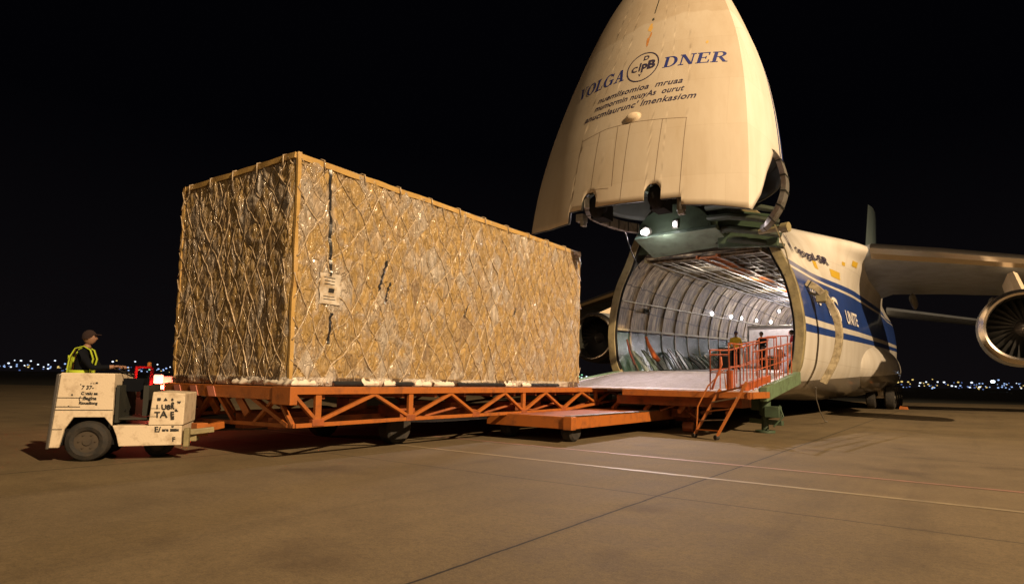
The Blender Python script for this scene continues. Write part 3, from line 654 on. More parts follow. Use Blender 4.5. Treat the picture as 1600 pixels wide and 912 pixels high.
# inside of the visor: ribbed rim frames, lock housings, struts
def ribbed(name, path, h_, wd, mt_, par, step=3):
    b_ = MB(); b_.cur = 0; path = [Vector(p) for p in path]
    # smooth path
    P = []
    for i in range(len(path)-1):
        p0 = path[max(i-1, 0)]; p1 = path[i]; p2 = path[i+1]; p3 = path[min(i+2, len(path)-1)]
        for j in range(6):
            t = j/6; P.append(.5*((2*p1)+(-p0+p2)*t+(2*p0-5*p1+4*p2-p3)*t*t+(-p0+3*p1-3*p2+p3)*t**3))
    P.append(path[-1]); rr = []
    for i, p in enumerate(P):
        d = (P[min(i+1, len(P)-1)]-P[max(i-1, 0)]).normalized(); a = d.cross(Vector(h_[1])).normalized(); u = Vector(h_[1])
        rr.append([p+a*wd/2+u*h_[0]/2, p-a*wd/2+u*h_[0]/2, p-a*wd/2-u*h_[0]/2, p+a*wd/2-u*h_[0]/2])
    b_.loft(rr, True, True); b_.cur = 1
    for i in range(2, len(P)-1, step):
        d = (P[i+1]-P[i-1]).normalized(); a = d.cross(Vector(h_[1])).normalized(); b_.box(P[i], (.05, wd+.03, h_[0]+.02), (d, a, Vector(h_[1])))
    return b_.build(name, [mt_, M['dark']], par, smooth=True, bevel=.012)
ribbed('rim_frame', [(-8.45, 15.2, 6.42), (-8.72, 15.9, 6.34), (-8.80, 16.8, 6.34), (-8.70, 17.8, 6.35), (-8.45, 18.6, 6.38)], (.30, (0, 0, 1)), .16, M['steel_rough'], vob)
ribbed('rim_strut', [(-4.14, 18.02, 7.86), (-4.06, 18.55, 7.74), (-4.02, 19.0, 7.2), (-4.2, 19.15, 6.62), (-4.62, 19.5, 6.22), (-5.0, 20.3, 6.3)], (.42, (0, 1, 0)), .14, M['steel_rough'], vob, 4)
b = MB()
for x, z in ((-8.28, 6.35), (-6.49, 6.35)): b.sphere((x, 15.55, z), .32, 12, (.8, 1, 1.1)); b.box((x, 15.8, z-.1), (.4, .6, .45))
b.each('lock_housing', M['black'], vob, smooth=True)
b = MB(); b.box((-8.75, 15.45, 6.05), (.22, .3, .22)); b.box((-8.66, 15.4, 5.9), (.1, .2, .2)); b.cyl((-5.85, 15.6, 5.9), (-5.85, 15.6, 6.3), .12, 10); b.box((-5.85, 15.6, 5.85), (.16, .18, .1))
b.each('latch', M['steel_rough'], vob, bevel=.01)
b = MB()   # dark ceiling of the visor cavity and floor beams
rr = [vis_sec(t, 8.25) for t in np.linspace(-1, 1, 60)]; b.add([(-7.35+(p.x+7.35)*.96, 18.6+(p.y-18.6)*.96, 8.25) for p in rr[:-1]], [tuple(range(59))])
b.build('pressure_floor', M['dark'], vob)
b = MB()
for i in range(5): b.beam((-10.2+i*1.2, 16.2, 8.1), (-9.8+i*1.1, 20.8, 8.1), .12, .2)
b.tube([(-10, 17, 7.2), (-8, 16.5, 7.2), (-6, 16.6, 7.2), (-4.8, 17.6, 7.2)], .06, 8); b.tube([(-9.8, 18.4, 7.8), (-7, 18.2, 7.6), (-5, 19, 7.8)], .08, 8)
b.build('cavity_beam', M['green'], vob, smooth=True)
# cables
b = MB(); b.tube([(-8.62, 17.9, 6.3), (-9.3, 20, 5.9), (-9.95, 22.1, 5.75)][::1], .02, 6); b.build('stay_cable', M['black'], air)
b = MB(); b.tube([(-4.55, 20.0, 6.3), (-4.5, 21.2, 5.7), (-4.55, 22.1, 5.2)], .022, 6); b.build('stay_cable', M['olive'], air)
b = MB(); b.tube([(-4.0, 23.0, 1.35), (-4.05, 23.3, 1.0), (-4.1, 24.3, .5), (-4.2, 25.8, .1), (-4.3, 27.0, .02)], .018, 6); b.build('drain_hose', M['steel_rough'], air, smooth=True)
M['armpaint'] = dirty('arm_paint', (.42, .36, .24), (.16, .13, .08), 6, .5, amount=(.42, .68), bump=.3)
# curved arm standing off the left side of the hull
ribbed('door_arm', [(-4.35, 23.7, 5.0), (-4.0, 24.0, 4.75), (-3.72, 24.2, 4.3), (-3.50, 24.25, 3.7), (-3.44, 24.25, 3.1), (-3.58, 24.2, 2.3), (-3.95, 24.1, 1.5)], (.26, (0, 1, 0)), .22, M['armpaint'], air, 99)
b = MB(); b.box((-3.95, 24.2, 4.55), (.34, .5, .42)); b.beam((-4.35, 24.0, 4.7), (-3.6, 24.2, 4.35), .09, .09); b.build('arm_bracket', M['olive'], air, bevel=.02)
# white canvas bundle inside the right edge
b = MB(); rr = random.Random(4)
for i in range(9): b.sphere((-4.75+rr.uniform(-.12, .12), 22.9+rr.uniform(-.2, .3), 2.0+i*.1), .26-.015*i, 12, (1, 1, .8))
tag(b.build('canvas_bundle', M['whitebox'], None, smooth='all'), 'white canvas bundle stuffed beside the right edge of the hold', 'bundle')

# writing on the hull side
def hull_text(txt, size, Y0, z0, ink, par, sy=1.0, bold=0, shear=0, slope=.0, label=None, sz=1):
    vs, fs = text_polys(txt, size, shear, bold); b_ = MB(); out = []
    for v in vs:
        Y = Y0+v[0]*sy; z = z0+v[1]*sz+slope*(Y-Y0)+0.0; out.append((hull_x(Y, z)+.05, Y, z))
    b_.add(out, fs); return b_.build('lettering', ink, par, label=label)
hull_text('V', .95, 24.3, 6.35, M['bluedark'], fus, 1.1, .02, -.25, label='small dark blue name above the stripes')
hull_text('ogogal-SR', .46, 25.5, 6.52, M['bluedark'], fus, 2.5, .012, -.1, .035, label='small dark blue name above the stripes')
hull_text('IWU', .85, 24.0, 4.35, M['whiteink'], fus, 1.15, .0, -.2, .03, label='white letters on the broad blue stripe')
hull_text('\\\\', 1.3, 27.0, 4.2, M['whiteink'], fus, 1.6, .01, -.1, .03)
hull_text('S', 1.5, 28.5, 4.05, M['whiteink'], fus, 2.2, .03, -.1, .03, label='big white letter S on the broad blue stripe')
hull_text('UNITE', .85, 31.2, 4.2, M['whiteink'], fus, 1.35, .015, -.1, .03, label='small white word at the end of the blue stripe')
b = MB()
def hull_patch(Y0, Y1, z0, z1):
    r = []
    for i in range(5):
        Y = Y0+(Y1-Y0)*i/4; r.append([(hull_x(Y, z0+(z1-z0)*k/3)+.012, Y, z0+(z1-z0)*k/3) for k in range(4)])
    b.loft(r, False)
hull_patch(30.2, 31.6, 6.2, 6.55); hull_patch(28.0, 28.5, 6.25, 6.6); hull_patch(33.2, 34.0, 7.1, 7.35); hull_patch(31.9, 32.3, 6.95, 7.12)
b.each('yellow_marking', M['yellowpatch'], fus)

# wings
def wing(s):
    """s=+1 the wing on the right of the picture"""
    st = []
    for (d, yle, zle, ch, th) in ((3.2, 33.9, 7.75, 12.8, 1.0), (4.3, 34.1, 8.05, 12.2, 1.15), (7, 35.5, 7.80, 10.8, 1.1), (10.2, 37.0, 7.42, 9.4, .95), (16, 40.4, 6.9, 7.6, .75), (30, 48.5, 5.7, 4.2, .4)):
        ring = []; prof = [(0, 0), (.012, .16), (.05, .32), (.15, .40), (.35, .38), (.6, .28), (.85, .2), (1, .02), (1, -.02), (.85, -.08), (.6, -.28), (.35, -.45), (.15, -.45), (.05, -.34), (.012, -.2)]
        for c, t in prof: ring.append((XC+s*d, yle+c*ch, zle+t*th-.06*c*ch))
        st.append(ring)
    b_ = MB(); b_.loft(st, True, True); w_ = b_.build('wing', M['alu'], air, smooth=True)
    b_ = MB(); b_.loft([[ (p[0]+0, p[1]-.02, p[2]) for p in (r[13], r[14], r[0], r[1], r[2])] for r in st[1:]], False)
    b_.build('leading_edge', M['chrome'], w_, smooth=True)
    b_ = MB()
    for d, yb in ((5.5, 44.5), (9.2, 44.8)):
        zb = 8.1-.11*(d-4.3)-.06*10-.55
        rings_ = []
        for k, (yy, rz_) in enumerate(((-2.4, .05), (-1.6, .3), (-.2, .42), (1.2, .38), (2.2, .1))): rings_.append([(XC+s*d+.16*math.cos(a)*min(1, rz_*4), yb+yy, zb+rz_*math.sin(a)-.25) for a in np.linspace(0, 2*math.pi, 12, False)])
        b_.loft(rings_, True, True)
    b_.each('flap_fairing', M['steel_rough'], w_, smooth=True)
    return w_
wing(1); wing(-1)
M['fan'] = mat('fan_blade', (.010, .010, .010), .6, .2)
M['spin'] = mat('spinner_grey', (.10, .09, .085), .4, .4)
def engine(x, y, z, s):
    e = bpy.data.objects.new('engine', None); col.objects.link(e); e.parent = air; e.location = (x-XC, y-YR, z)
    prof = [(.0, 1.20), (-.06, 1.28), (0.02, 1.36), (.25, 1.44), (1.2, 1.50), (2.6, 1.45), (3.6, 1.28), (3.65, 1.2), (3.4, 1.16)]
    n = 48
    b_ = MB(); b_.loft([[(x+r*math.cos(a), y+yy, z+r*math.sin(a)) for a in np.linspace(0, 2*math.pi, n, False)] for yy, r in prof[3:]], True); b_.build('nacelle', M['alu'], e, smooth=True)
    b_ = MB(); b_.loft([[(x+r*math.cos(a), y+yy, z+r*math.sin(a)) for a in np.linspace(0, 2*math.pi, n, False)] for yy, r in [(.35, 1.17), (.1, 1.18)]+prof[:4]], True); b_.build('intake_lip', M['chrome'], e, smooth=True)
    b_ = MB(); b_.loft([[(x+r*math.cos(a), y+yy, z+r*math.sin(a)) for a in np.linspace(0, 2*math.pi, n, False)] for yy, r in ((.3, 1.172), (1.4, 1.17), (1.6, 0.0))], True); b_.build('intake_duct', M['dark'], e, smooth=True)
    b_ = MB()
    for k in range(26):
        a = 2*math.pi*k/26; rd = Vector((math.cos(a), 0, math.sin(a))); tn = Vector((-math.sin(a), 0, math.cos(a))); c = Vector((x, y+.95, z)); pts = []
        for r, wd, tw in ((.3, .10, .35), (.7, .13, .6), (1.14, .16, .9)):
            ax = tn*math.cos(tw)+Vector((0, 1, 0))*math.sin(tw); pts.append([c+rd*r-ax*wd, c+rd*r+ax*wd])
        b_.loft(pts, False)
    b_.build('fan', M['fan'], e, smooth='all')
    b_ = MB(); b_.loft([[(x+r*math.cos(a), y+.95+yy, z+r*math.sin(a)) for a in np.linspace(0, 2*math.pi, 24, False)] for yy, r in ((-.45, .02), (-.40, .09), (-.25, .20), (0, .31), (.2, .33))], True, True); b_.build('spinner', M['spin'], e, smooth=True)
    b_ = MB(); b_.loft([[(x+w_, yy, zz) for w_, yy in ((-.02, y+.6), (.18, y+1.3), (.2, y+5.5), (0, y+7.2), (-.2, y+5.5), (-.18, y+1.3))] for zz in (z+1.38, z+2.0, z+2.9)], True, True)
    b_.v = [(v[0], v[1]+(v[2]-z-1.4)*3.2, v[2]) for v in b_.v]
    b_.build('pylon', M['cream'], e, smooth=True); return e
engine(1.98, 30.0, 3.75, 1); engine(-17.2, 31.7, 3.95, -1)
# tail
b = MB()
b.loft([[(XC+w_*k, y0+c*ch, z) for c, w_ in ((0, 0), (.2, .35), (.5, .4), (1, 0), (.5, -.4), (.2, -.35))] for (y0, ch, z, k) in ((68, 13, 9.4, 1), (72.5, 10.3, 15.2, .9), (76, 7.6, 21.0, .7))], True, True)
b.build('tail_fin', dirty('fin_paint', (.42, .58, .62), (.5, .6, .6), .8, .4), air, smooth=True)
for s in (1, -1):
    b = MB(); b.loft([[(XC+s*d, y0+c*ch, z+t*ch*.055) for c, t in ((0, 0), (.08, .7), (.35, 1), (1, 0), (.35, -1), (.08, -.7))] for (d, y0, ch, z) in ((2.0, 69, 8, 8.75), (9.3, 71.5, 5.6, 7.6), (12, 73, 4, 7.3))], True, True)
    b.build('tailplane', M['alu'], air, smooth=True)
# landing gear fairings and wheels
for s in (1, -1):
    b = MB(); rings_ = []
    for Y in np.arange(34, 60.1, 1.0):
        k = math.sqrt(max(0.0, 1-((Y-47)/13.1)**2))**.8
        rings_.append([(XC+s*(3.0+1.25*k*math.cos(a)), Y, 2.6+1.55*k*math.sin(a)) for a in np.linspace(0, 2*math.pi, 28, False)])
    b.loft(rings_, True, True); b.build('gear_fairing', M['hull'], air, smooth='all')
def wheelset(x, y, s, par):
    wt = MB()
    for dx in (-.52, .52):
        X = x+dx; prof = [(-.26, .40), (-.27, .62), (-.2, .73), (0, .76), (.2, .73), (.27, .62), (.26, .40)]
        wt.loft([[(X+px, y+r*math.cos(a), .76+r*math.sin(a)) for a in np.linspace(0, 2*math.pi, 32, False)] for px, r in prof], True)
    o = wt.build('wheel', M['tyre'], par, smooth=True)
    hb = MB()
    for dx in (-.52, .52): hb.cyl((x+dx-.22, y, .76), (x+dx+.22, y, .76), .41, 20); hb.cyl((x+dx-.27, y, .76), (x+dx+.27, y, .76), .14, 12)
    hb.build('hub', M['steel_rough'], par, smooth=True)
    st = MB(); st.cyl((x, y, .7), (x, y+.1, 2.2), .11, 12); st.cyl((x-.5, y, .76), (x+.5, y, .76), .09, 12); st.beam((x, y-.5, 1.75), (x, y-.06, .95), .09, .12); st.box((x, y-.05, 1.0), (.3, .26, .34))
    st.build('strut', M['cream'], par, smooth=True)
for s, xx in ((1, -4.25), (-1, -11.2)):
    for k in range(4): 
        gr = bpy.data.objects.new('landing_gear', None); col.objects.link(gr); gr.parent = air; gr.location = (xx-XC, 46.2+1.75*k-YR, 0)
        wheelset(xx, 46.2+1.75*k, s, gr)
b = MB(); b.prism([(-3.35, 47.0, 0.0), (-2.85, 47.0, 0), (-2.9, 47.0, .16), (-3.3, 47.0, .2)], (0, .5, 0)); tag(b.build('wheel_chock', M['orange'], None, bevel=.01), 'small orange wheel chock on the apron by the main landing gear', 'chock')

# ------------------------------------------------------------------ crate under net and film
CX0, CX1, CY0, CY1, CZ0, CZ1 = -13.02, -9.21, 6.34, 16.15, 1.235, 5.25
crate = empty('cargo_crate', (CX1, CY0, CZ0), 'huge film wrapped box of freight under a cargo net on the orange deck', 'freight')
PW, PH = .40, .68
def nv3(a, b_, c): return noise.noise(Vector((a, b_, c)))
def warp(s, z, f):
    return (.26*nv3(s*.55+f*9, z*.4, 3)+.12*nv3(s*1.7, z*1.2, 7+f)+.035*nv3(s*5, z*4, 17+f), .24*nv3(s*.9, z*.6, 11+f)+.10*nv3(s*2.4, z*1.7, 21+f))
def surf(s, z, f):
    """outward relief of face f at (s, z), metres; plus cell id"""
    w1, w2 = warp(s, z, f); a = (s+w1)/PW; c = (z+w2)/PH; p, q = a+c, a-c
    dp = abs(p-round(p)); dq = abs(q-round(q)); e = min(dp, dq)
    cid = (math.floor(p), math.floor(q)); rnd_ = (math.sin(cid[0]*12.9+cid[1]*78.2+f)*43758.5) % 1
    h = (.016+.026*rnd_)*min(1, e/.28)**.7
    h += .020*fbm((s*3.2, z*1.5, f*5+1), 3)
    r1 = 1-abs(nv3(s*5.5, z*1.1, f+2))*2.2; r2_ = 1-abs(nv3(s*2.6+z*1.4, z*1.9-s, f+12))*2.6; r3 = 1-abs(nv3(s*9-z*3, z*5+s*3, f+22))*2.2
    h += .020*max(0, r1)**3*(1 if z > 2 else .5)+.022*max(0, r2_)**5+.010*max(0, r3)**3
    h += .05*math.sin(min(1, max(0, z/4))*math.pi)*(.5+.5*nv3(s*.5, z*.3, f))
    if f == 1: h *= .72
    return h, cid
faces = [ # origin, dir, normal, length
 (Vector((CX1, CY0, CZ0)), Vector((0, 1, 0)), Vector((1, 0, 0)), CY1-CY0, .026),
 (Vector((CX0, CY0, CZ0)), Vector((1, 0, 0)), Vector((0, -1, 0)), CX1-CX0, .026),
 (Vector((CX1, CY1, CZ0)), Vector((-1, 0, 0)), Vector((0, 1, 0)), CX1-CX0, .12),
 (Vector((CX0, CY1, CZ0)), Vector((0, -1, 0)), Vector((-1, 0, 0)), CY1-CY0, .12)]
Hc = CZ1-CZ0
def crate_mat():
    mt = mat('film_over_cardboard', (.4, .3, .15), .4); bs = mt.node_tree.nodes['Principled BSDF']
    at = N(mt, 'ShaderNodeAttribute'); at.attribute_name = 'tone'
    t = N(mt, 'ShaderNodeTexCoord'); mp = N(mt, 'ShaderNodeMapping'); mp.inputs['Scale'].default_value = (1, 1, .45); L(mt, t.outputs['Object'], mp.inputs[0])
    n = N(mt, 'ShaderNodeTexNoise'); n.inputs['Scale'].default_value = 2.3; n.inputs['Detail'].default_value = 9; n.inputs['Roughness'].default_value = .68; L(mt, mp.outputs[0], n.inputs['Vector'])
    ad = N(mt, 'ShaderNodeMath', operation='ADD'); L(mt, at.outputs['Fac'], ad.inputs[0]); L(mt, n.outputs[0], ad.inputs[1])
    r = ramp(mt, ad.outputs[0], [(.20, (.12, .08, .05)), (.36, (.27, .19, .11)), (.50, (.38, .27, .13)), (.60, (.42, .28, .10)), (.68, (.37, .28, .18)), (.80, (.40, .34, .27)), (1.0, (.60, .54, .47))])
    dv = N(mt, 'ShaderNodeMath', operation='MULTIPLY'); dv.inputs[1].default_value = .86; L(mt, ad.outputs[0], dv.inputs[0]); L(mt, dv.outputs[0], r.inputs[0])
    L(mt, r.outputs[0], bs.inputs['Base Color'])
    bs.inputs['Coat Weight'].default_value = .8; bs.inputs['Coat Roughness'].default_value = .11; bs.inputs['Roughness'].default_value = .45
    mp2 = N(mt, 'ShaderNodeMapping'); mp2.inputs['Scale'].default_value = (1, 1, .35); L(mt, t.outputs['Object'], mp2.inputs[0])
    n2 = N(mt, 'ShaderNodeTexNoise'); n2.inputs['Scale'].default_value = 7; n2.inputs['Detail'].default_value = 5; n2.inputs['Distortion'].default_value = 1.6; L(mt, mp2.outputs[0], n2.inputs['Vector'])
    rg = ramp(mt, n2.outputs[0], [(.40, (0, 0, 0)), (.5, (1, 1, 1)), (.60, (0, 0, 0))])
    ad2 = N(mt, 'ShaderNodeMath', operation='ADD'); L(mt, rg.outputs[0], ad2.inputs[0]); L(mt, n2.outputs[0], ad2.inputs[1])
    bp = N(mt, 'ShaderNodeBump'); bp.inputs['Strength'].default_value = .85; bp.inputs['Distance'].default_value = .03; L(mt, ad2.outputs[0], bp.inputs['Height'])
    L(mt, bp.outputs[0], bs.inputs['Normal']); L(mt, bp.outputs[0], bs.inputs['Coat Normal'])
    return mt
M['crate'] = crate_mat()
rc = random.Random(11); cellt = {}
for fi, (o, d, nrm, ln, stp) in enumerate(faces):
    ns, nz_ = int(ln/stp), int(Hc/(stp*1.25)); vs = []; tone = []
    for i in range(ns+1):
        s = ln*i/ns
        for j in range(nz_+1):
            z = Hc*j/nz_; h, c = surf(s, z, fi)
            ed = min(1, s/.1, (ln-s)/.1, (Hc-z)/.06, .3+z/.1)
            if z < .14: h = .03+.04*noise.noise(Vector((s*3, z*9, fi)))+.03*abs(noise.noise(Vector((s*9, z*3, fi))))
            vs.append(o+d*s+Vector((0, 0, z))+nrm*h*max(ed, 0))
            k = (fi, c); 
            if k not in cellt: cellt[k] = rc.gauss(.17, .08)
            tn = cellt[k]
            if z < .14: tn = .7 if noise.noise(Vector((s*1.1, 0, fi))) > -.1 else -.35
            if fi == 0 and .45 < s < 1.25: tn += .3*max(0, 1-abs(z-1.75)/.6)
            if z >= .14: tn += .22*nv3(s*1.3, z*.5, fi+40)+.13*max(0, 1-abs(nv3(s*2.6+z*1.4, z*1.9-s, fi+12))*3)
            tone.append(tn)
    me = bpy.data.meshes.new('wrapped_side'); n1 = nz_+1
    me.from_pydata([tuple(v-Vector((CX1, CY0, CZ0))) for v in vs], [], [(i*n1+j, (i+1)*n1+j, (i+1)*n1+j+1, i*n1+j+1) for i in range(ns) for j in range(nz_)])
    a = me.attributes.new('tone', 'FLOAT', 'POINT'); a.data.foreach_set('value', tone)
    me.materials.append(M['crate']); me.polygons.foreach_set('use_smooth', [True]*len(me.polygons)); me.update()
    ob = bpy.data.objects.new('wrapped_side', me); col.objects.link(ob); ob.parent = crate
# lid
b = MB(); n = 40
b.loft([[(CX0+(CX1-CX0)*j/20, CY0+(CY1-CY0)*i/n, CZ1+.05*noise.noise(Vector((i*.6, j*.8, 2)))*(0 < i < n and 0 < j < 20)) for j in range(21)] for i in range(n+1)], False)
b.build('lid', M['crate'], crate, smooth='all')
b = MB(); b.span((CX0+.05, CY0+.05, CZ0-.03), (CX1-.05, CY1-.05, CZ0+.02)); b.build('pallet', M['steel_rough'], crate)
# net cords following the relief
cm = dirty('net_cord', (.62, .50, .34), (.24, .17, .10), 14, .35, coat=.6, amount=(.35, .6))
for fi in (0, 1):
    o, d, nrm, ln, stp = faces[fi]; b = MB()
    for fam in (1, -1):
        k0 = -2 if fam == -1 else 0
        for k in range(int(-Hc/PH)-2, int(ln/PW+Hc/PH)+3):
            seg = []
            zz = 0.0; phase = rc.uniform(0, 6)
            while zz <= Hc:
                # line a + fam*c = k
                s = k*PW-fam*zz*PW/PH
                for _ in range(5):
                    w1, w2 = warp(s, zz, fi); s = PW*(k-fam*(zz+w2)/PH)-w1
                if 0.0 < s < ln:
                    h, _c = surf(s, zz, fi); loose = .018*max(0, noise.noise(Vector((s*1.7, zz*1.3, k*3.1+fam))))
                    seg.append(o+d*s+Vector((0, 0, zz))+nrm*(max((h+.012+loose)*min(1, s/.08, (ln-s)/.08), .065 if (s < .13 or ln-s < .13) else 0)))
                else:
                    if len(seg) > 2: b.tube(seg, rc.choice((.008, .009, .010, .015)), 5)
                    seg = []
                zz += .055
            if len(seg) > 2: b.tube(seg, rc.choice((.008, .009, .010, .015)), 5)
    b.build('cargo_net', cm, crate, smooth='all')
# board strips round the edges
M['board'] = dirty('edge_board', (.48, .31, .10), (.36, .22, .08), 5, .45, coat=.5, bump=.3)
for (pa, pb, ax) in (((CX1+.035, CY0+.02, CZ0+.1), (CX1+.035, CY0+.02, CZ1), 'v'), ((CX1+.03, CY0, CZ1-.075), (CX1+.03, CY1, CZ1-.075), 'h'), ((CX0, CY0-.03, CZ1-.06), (CX1, CY0-.03, CZ1-.06), 'h'), ((CX1+.02, CY1-.06, CZ0+.1), (CX1+.02, CY1-.06, CZ1), 'v'), ((CX0+.06, CY0-.03, CZ0+.1), (CX0+.06, CY0-.03, CZ1), 'v')):
    pa = Vector(pa); pb = Vector(pb); n = 60; rr = []
    nrm = Vector((1, 0, 0)) if abs(pa.x-CX1) < .1 and not (abs(pa.y-CY0) > .5 and False) and pa.y > CY0-.01 else Vector((0, -1, 0))
    wd = .07 if abs(pb.z-pa.z) > 1 else .10
    side = nrm.cross((pb-pa).normalized())
    for i in range(n+1):
        p = pa.lerp(pb, i/n); j = .020*noise.noise(Vector((p.x*4, p.y*4, p.z*4))); p = p+side*.025*noise.noise(Vector((p.x*1.3, p.y*1.3+5, p.z*1.3)))
        rr.append([p+side*wd/2+nrm*(.022+j), p-side*wd/2+nrm*(.022-j), p-side*wd/2-nrm*.03, p+side*wd/2-nrm*.03])
    MB().loft(rr, True, True).build('edge_board', M['board'], crate, smooth=True)
# straps over the net, tied at the top edge
b = MB()
for s in np.arange(.5, 9.6, .93): b.tube([(CX1-.12, CY0+s, CZ1+.012), (CX1+.0, CY0+s, CZ1+.02), (CX1+.075, CY0+s+.01, CZ1-.01), (CX1+.085, CY0+s+.03, CZ1-.2)], .013, 5)
for s in np.arange(.3, 3.8, .8): b.tube([(CX0+s, CY0+.12, CZ1+.012), (CX0+s, CY0, CZ1+.02), (CX0+s, CY0-.07, CZ1-.01), (CX0+s+.02, CY0-.08, CZ1-.2)], .013, 5)
b.each('tie_strap', cm, crate, smooth='all')
def side_ribbon(s0, z0, s1, z1, wd, b_, f=0, off=.02, wob=.02):
    o, d, nrm, ln, stp = faces[f]; n = 60; rr = []
    for i in range(n+1):
        t = i/n; s = s0+(s1-s0)*t+wob*noise.noise(Vector((t*9, s0, 4))); z = z0+(z1-z0)*t
        rr.append([o+d*(s+k)+Vector((0, 0, z))+nrm*(surf(s+k, z, f)[0]+off) for k in (-wd/2, wd/2)])
    b_.loft(rr, False)
b = MB(); side_ribbon(.66, 3.9, .74, 1.95, .05, b); side_ribbon(.78, 1.3, .76, .75, .05, b); b.each('black_strap', M['plastic'], crate)
M['paperdirty'] = dirty('paper', (.58, .53, .46), (.36, .27, .17), 5, .4, coat=.6, amount=(.42, .62), bump=.3)
def paper():
    b_ = MB(); o, d, nrm, ln, stp = faces[0]; rr = []
    for i in range(13):
        s = .52+.44*i/12; rr.append([o+d*s+Vector((0, 0, z))+nrm*(surf(s, z, 0)[0]*.4+.055+.01*math.sin(z*22+s*9)) for z in np.linspace(1.45, 2.0, 14)])
    b_.loft(rr, False); return b_.build('paper_label', M['paperdirty'], crate, smooth='all')
pl = paper()
b = MB()
for z in (1.92, 1.86, 1.80, 1.58, 1.53):
    rr = [[faces[0][0]+Vector((0, s, zz))+Vector((surf(s, zz, 0)[0]*.4+.062+.01*math.sin(zz*22+s*9), 0, 0)) for zz in (z, z+.012)] for s in np.linspace(.60, .84, 12)]; b.loft(rr, False)
for z in (1.66,):
    rr = [[faces[0][0]+Vector((0, s, zz))+Vector((surf(s, zz, 0)[0]*.4+.062+.01*math.sin(zz*22+s*9), 0, 0)) for zz in (z, z+.075)] for s in np.linspace(.70, .82, 8)]; b.loft(rr, False)
b.each('print_line', M['ink'], pl)
# dark tears in the film and loose black sheet at the foot
b = MB()
for (s, z, l, w_) in ((2.05, 2.45, .6, .055), (2.2, 2.05, .4, .035), (4.6, 1.9, .35, .03), (6.5, 2.0, .25, .04)):
    side_ribbon(s, z, s-.14, z-l, w_, b, 0, .028, .05)
b.each('film_tear', M['plastic'], crate, smooth='all')
b = MB()
for (s0, s1) in ((.9, 1.6), (2.35, 2.9), (4.3, 6.0), (7.2, 8.6)):
    rr = []
    for i in range(31):
        s = s0+(s1-s0)*i/30; rr.append([(CX1+.08+.025*noise.noise(Vector((s*8, 1, 1))), CY0+s, CZ0+.01), (CX1+.10+.03*noise.noise(Vector((s*8, 2, 1))), CY0+s, CZ0+.05+.03*noise.noise(Vector((s*5, 3, 1)))), (CX1+.04, CY0+s, CZ0+.09)])
    b.loft(rr, False)
b.each('black_sheet', M['plastic'], crate, smooth='all')
b = MB()
M['whitefilm'] = mat('white_film', (.72, .66, .57), .35, coat=.5)
for f, (s0, s1) in ((0, (0, .5)), (0, (1.55, 1.95)), (0, (2.1, 2.4)), (0, (2.95, 3.4)), (0, (3.5, 4.15)), (0, (6.05, 6.5)), (0, (6.8, 7.2)), (1, (2.3, 2.9)), (1, (3.3, 4.1))):
    rr = []; o, d, nrm, ln, stp = faces[f]
    for i in range(41):
        s = s0+(s1-s0)*i/40; q = noise.noise(Vector((s*6, 5, f))); q2 = noise.noise(Vector((s*3, 9, f)))
        rr.append([o+d*s+Vector((0, 0, zz))+nrm*oo for zz, oo in ((.005, .085+.05*q), (.03+.02*q2, .11+.06*q), (.07+.03*q, .09+.05*q2), (.10+.06*q+.04*nv3(s*14, 2, f), .06))])
    b.loft(rr, False)
b.each('film_skirt', M['whitefilm'], crate, smooth='all')

# ------------------------------------------------------------------ loader: truss deck
DX0, DX1, DY0, DY1, DZ = -13.0, -8.92, 6.22, 20.45, 1.205
ld = empty('cargo_loader', (-10.8, 13, 0), 'long orange truss deck of the cargo loader carrying the crate', 'cargo loader')
b = MB(); b.span((DX0, DY0, DZ-.05), (DX1-.1, DY1, DZ)); b.build('deck_plate', M['orange_dark'], ld)
b = MB(); b.box((DX1, (DY0+DY1)/2, DZ-.045), (.12, DY1-DY0, .13)); b.build('top_chord', M['orange'], ld, bevel=.008)
b = MB(); b.box((DX0, (DY0+DY1)/2, DZ-.045), (.12, DY1-DY0, .13)); b.build('top_chord', M['orange'], ld, bevel=.008)
b = MB(); b.box(((DX0+DX1)/2, DY0+.0, DZ-.10), (DX1-DX0+.12, .12, .22)); b.box((DX1-.16, DY0-.005, DZ-.13), (.5, .14, .30)); b.build('end_beam', M['orange'], ld, bevel=.008)
def zb(Y): return .60 if Y < 14 else .60+.32*smooth(14, 19.9, Y)
for xs in (DX1, DX0):
    b = MB(); pts = [(xs, DY0+.1, .58)]+[(xs, Y, zb(Y)) for Y in (8.9, 11, 13, 15, 17, 19)]
    for p, q in zip(pts, pts[1:]): b.beam(p, q, .07, .07)
    b.build('bottom_chord', M['orange'], ld, bevel=.006)
    top = [DY0+.05, 8.0, 10.15, 12.1, 13.9, 15.8, 17.6, 19.5]; bot = [6.75, 8.95, 11.0, 12.9, 14.8, 16.7, 18.6]
    for i, yb_ in enumerate(bot):
        for yt in (top[i], top[i+1]):
            MB().beam((xs, yt, DZ-.12), (xs, yb_, zb(yb_)+.03), .06, .085, (1, 0, 0)).build('brace', M['orange'], ld, bevel=.006)
        if i in (0, 1, 3, 5): MB().box((xs, yb_, (DZ+zb(yb_))/2-.03), (.07, .12, DZ-zb(yb_)-.06)).build('post', M['orange'], ld, bevel=.006)
        b = MB(); b.box((xs, yb_, zb(yb_)+.02), (.10, .24, .12)); b.build('gusset', M['orange_dark'], ld, bevel=.01)
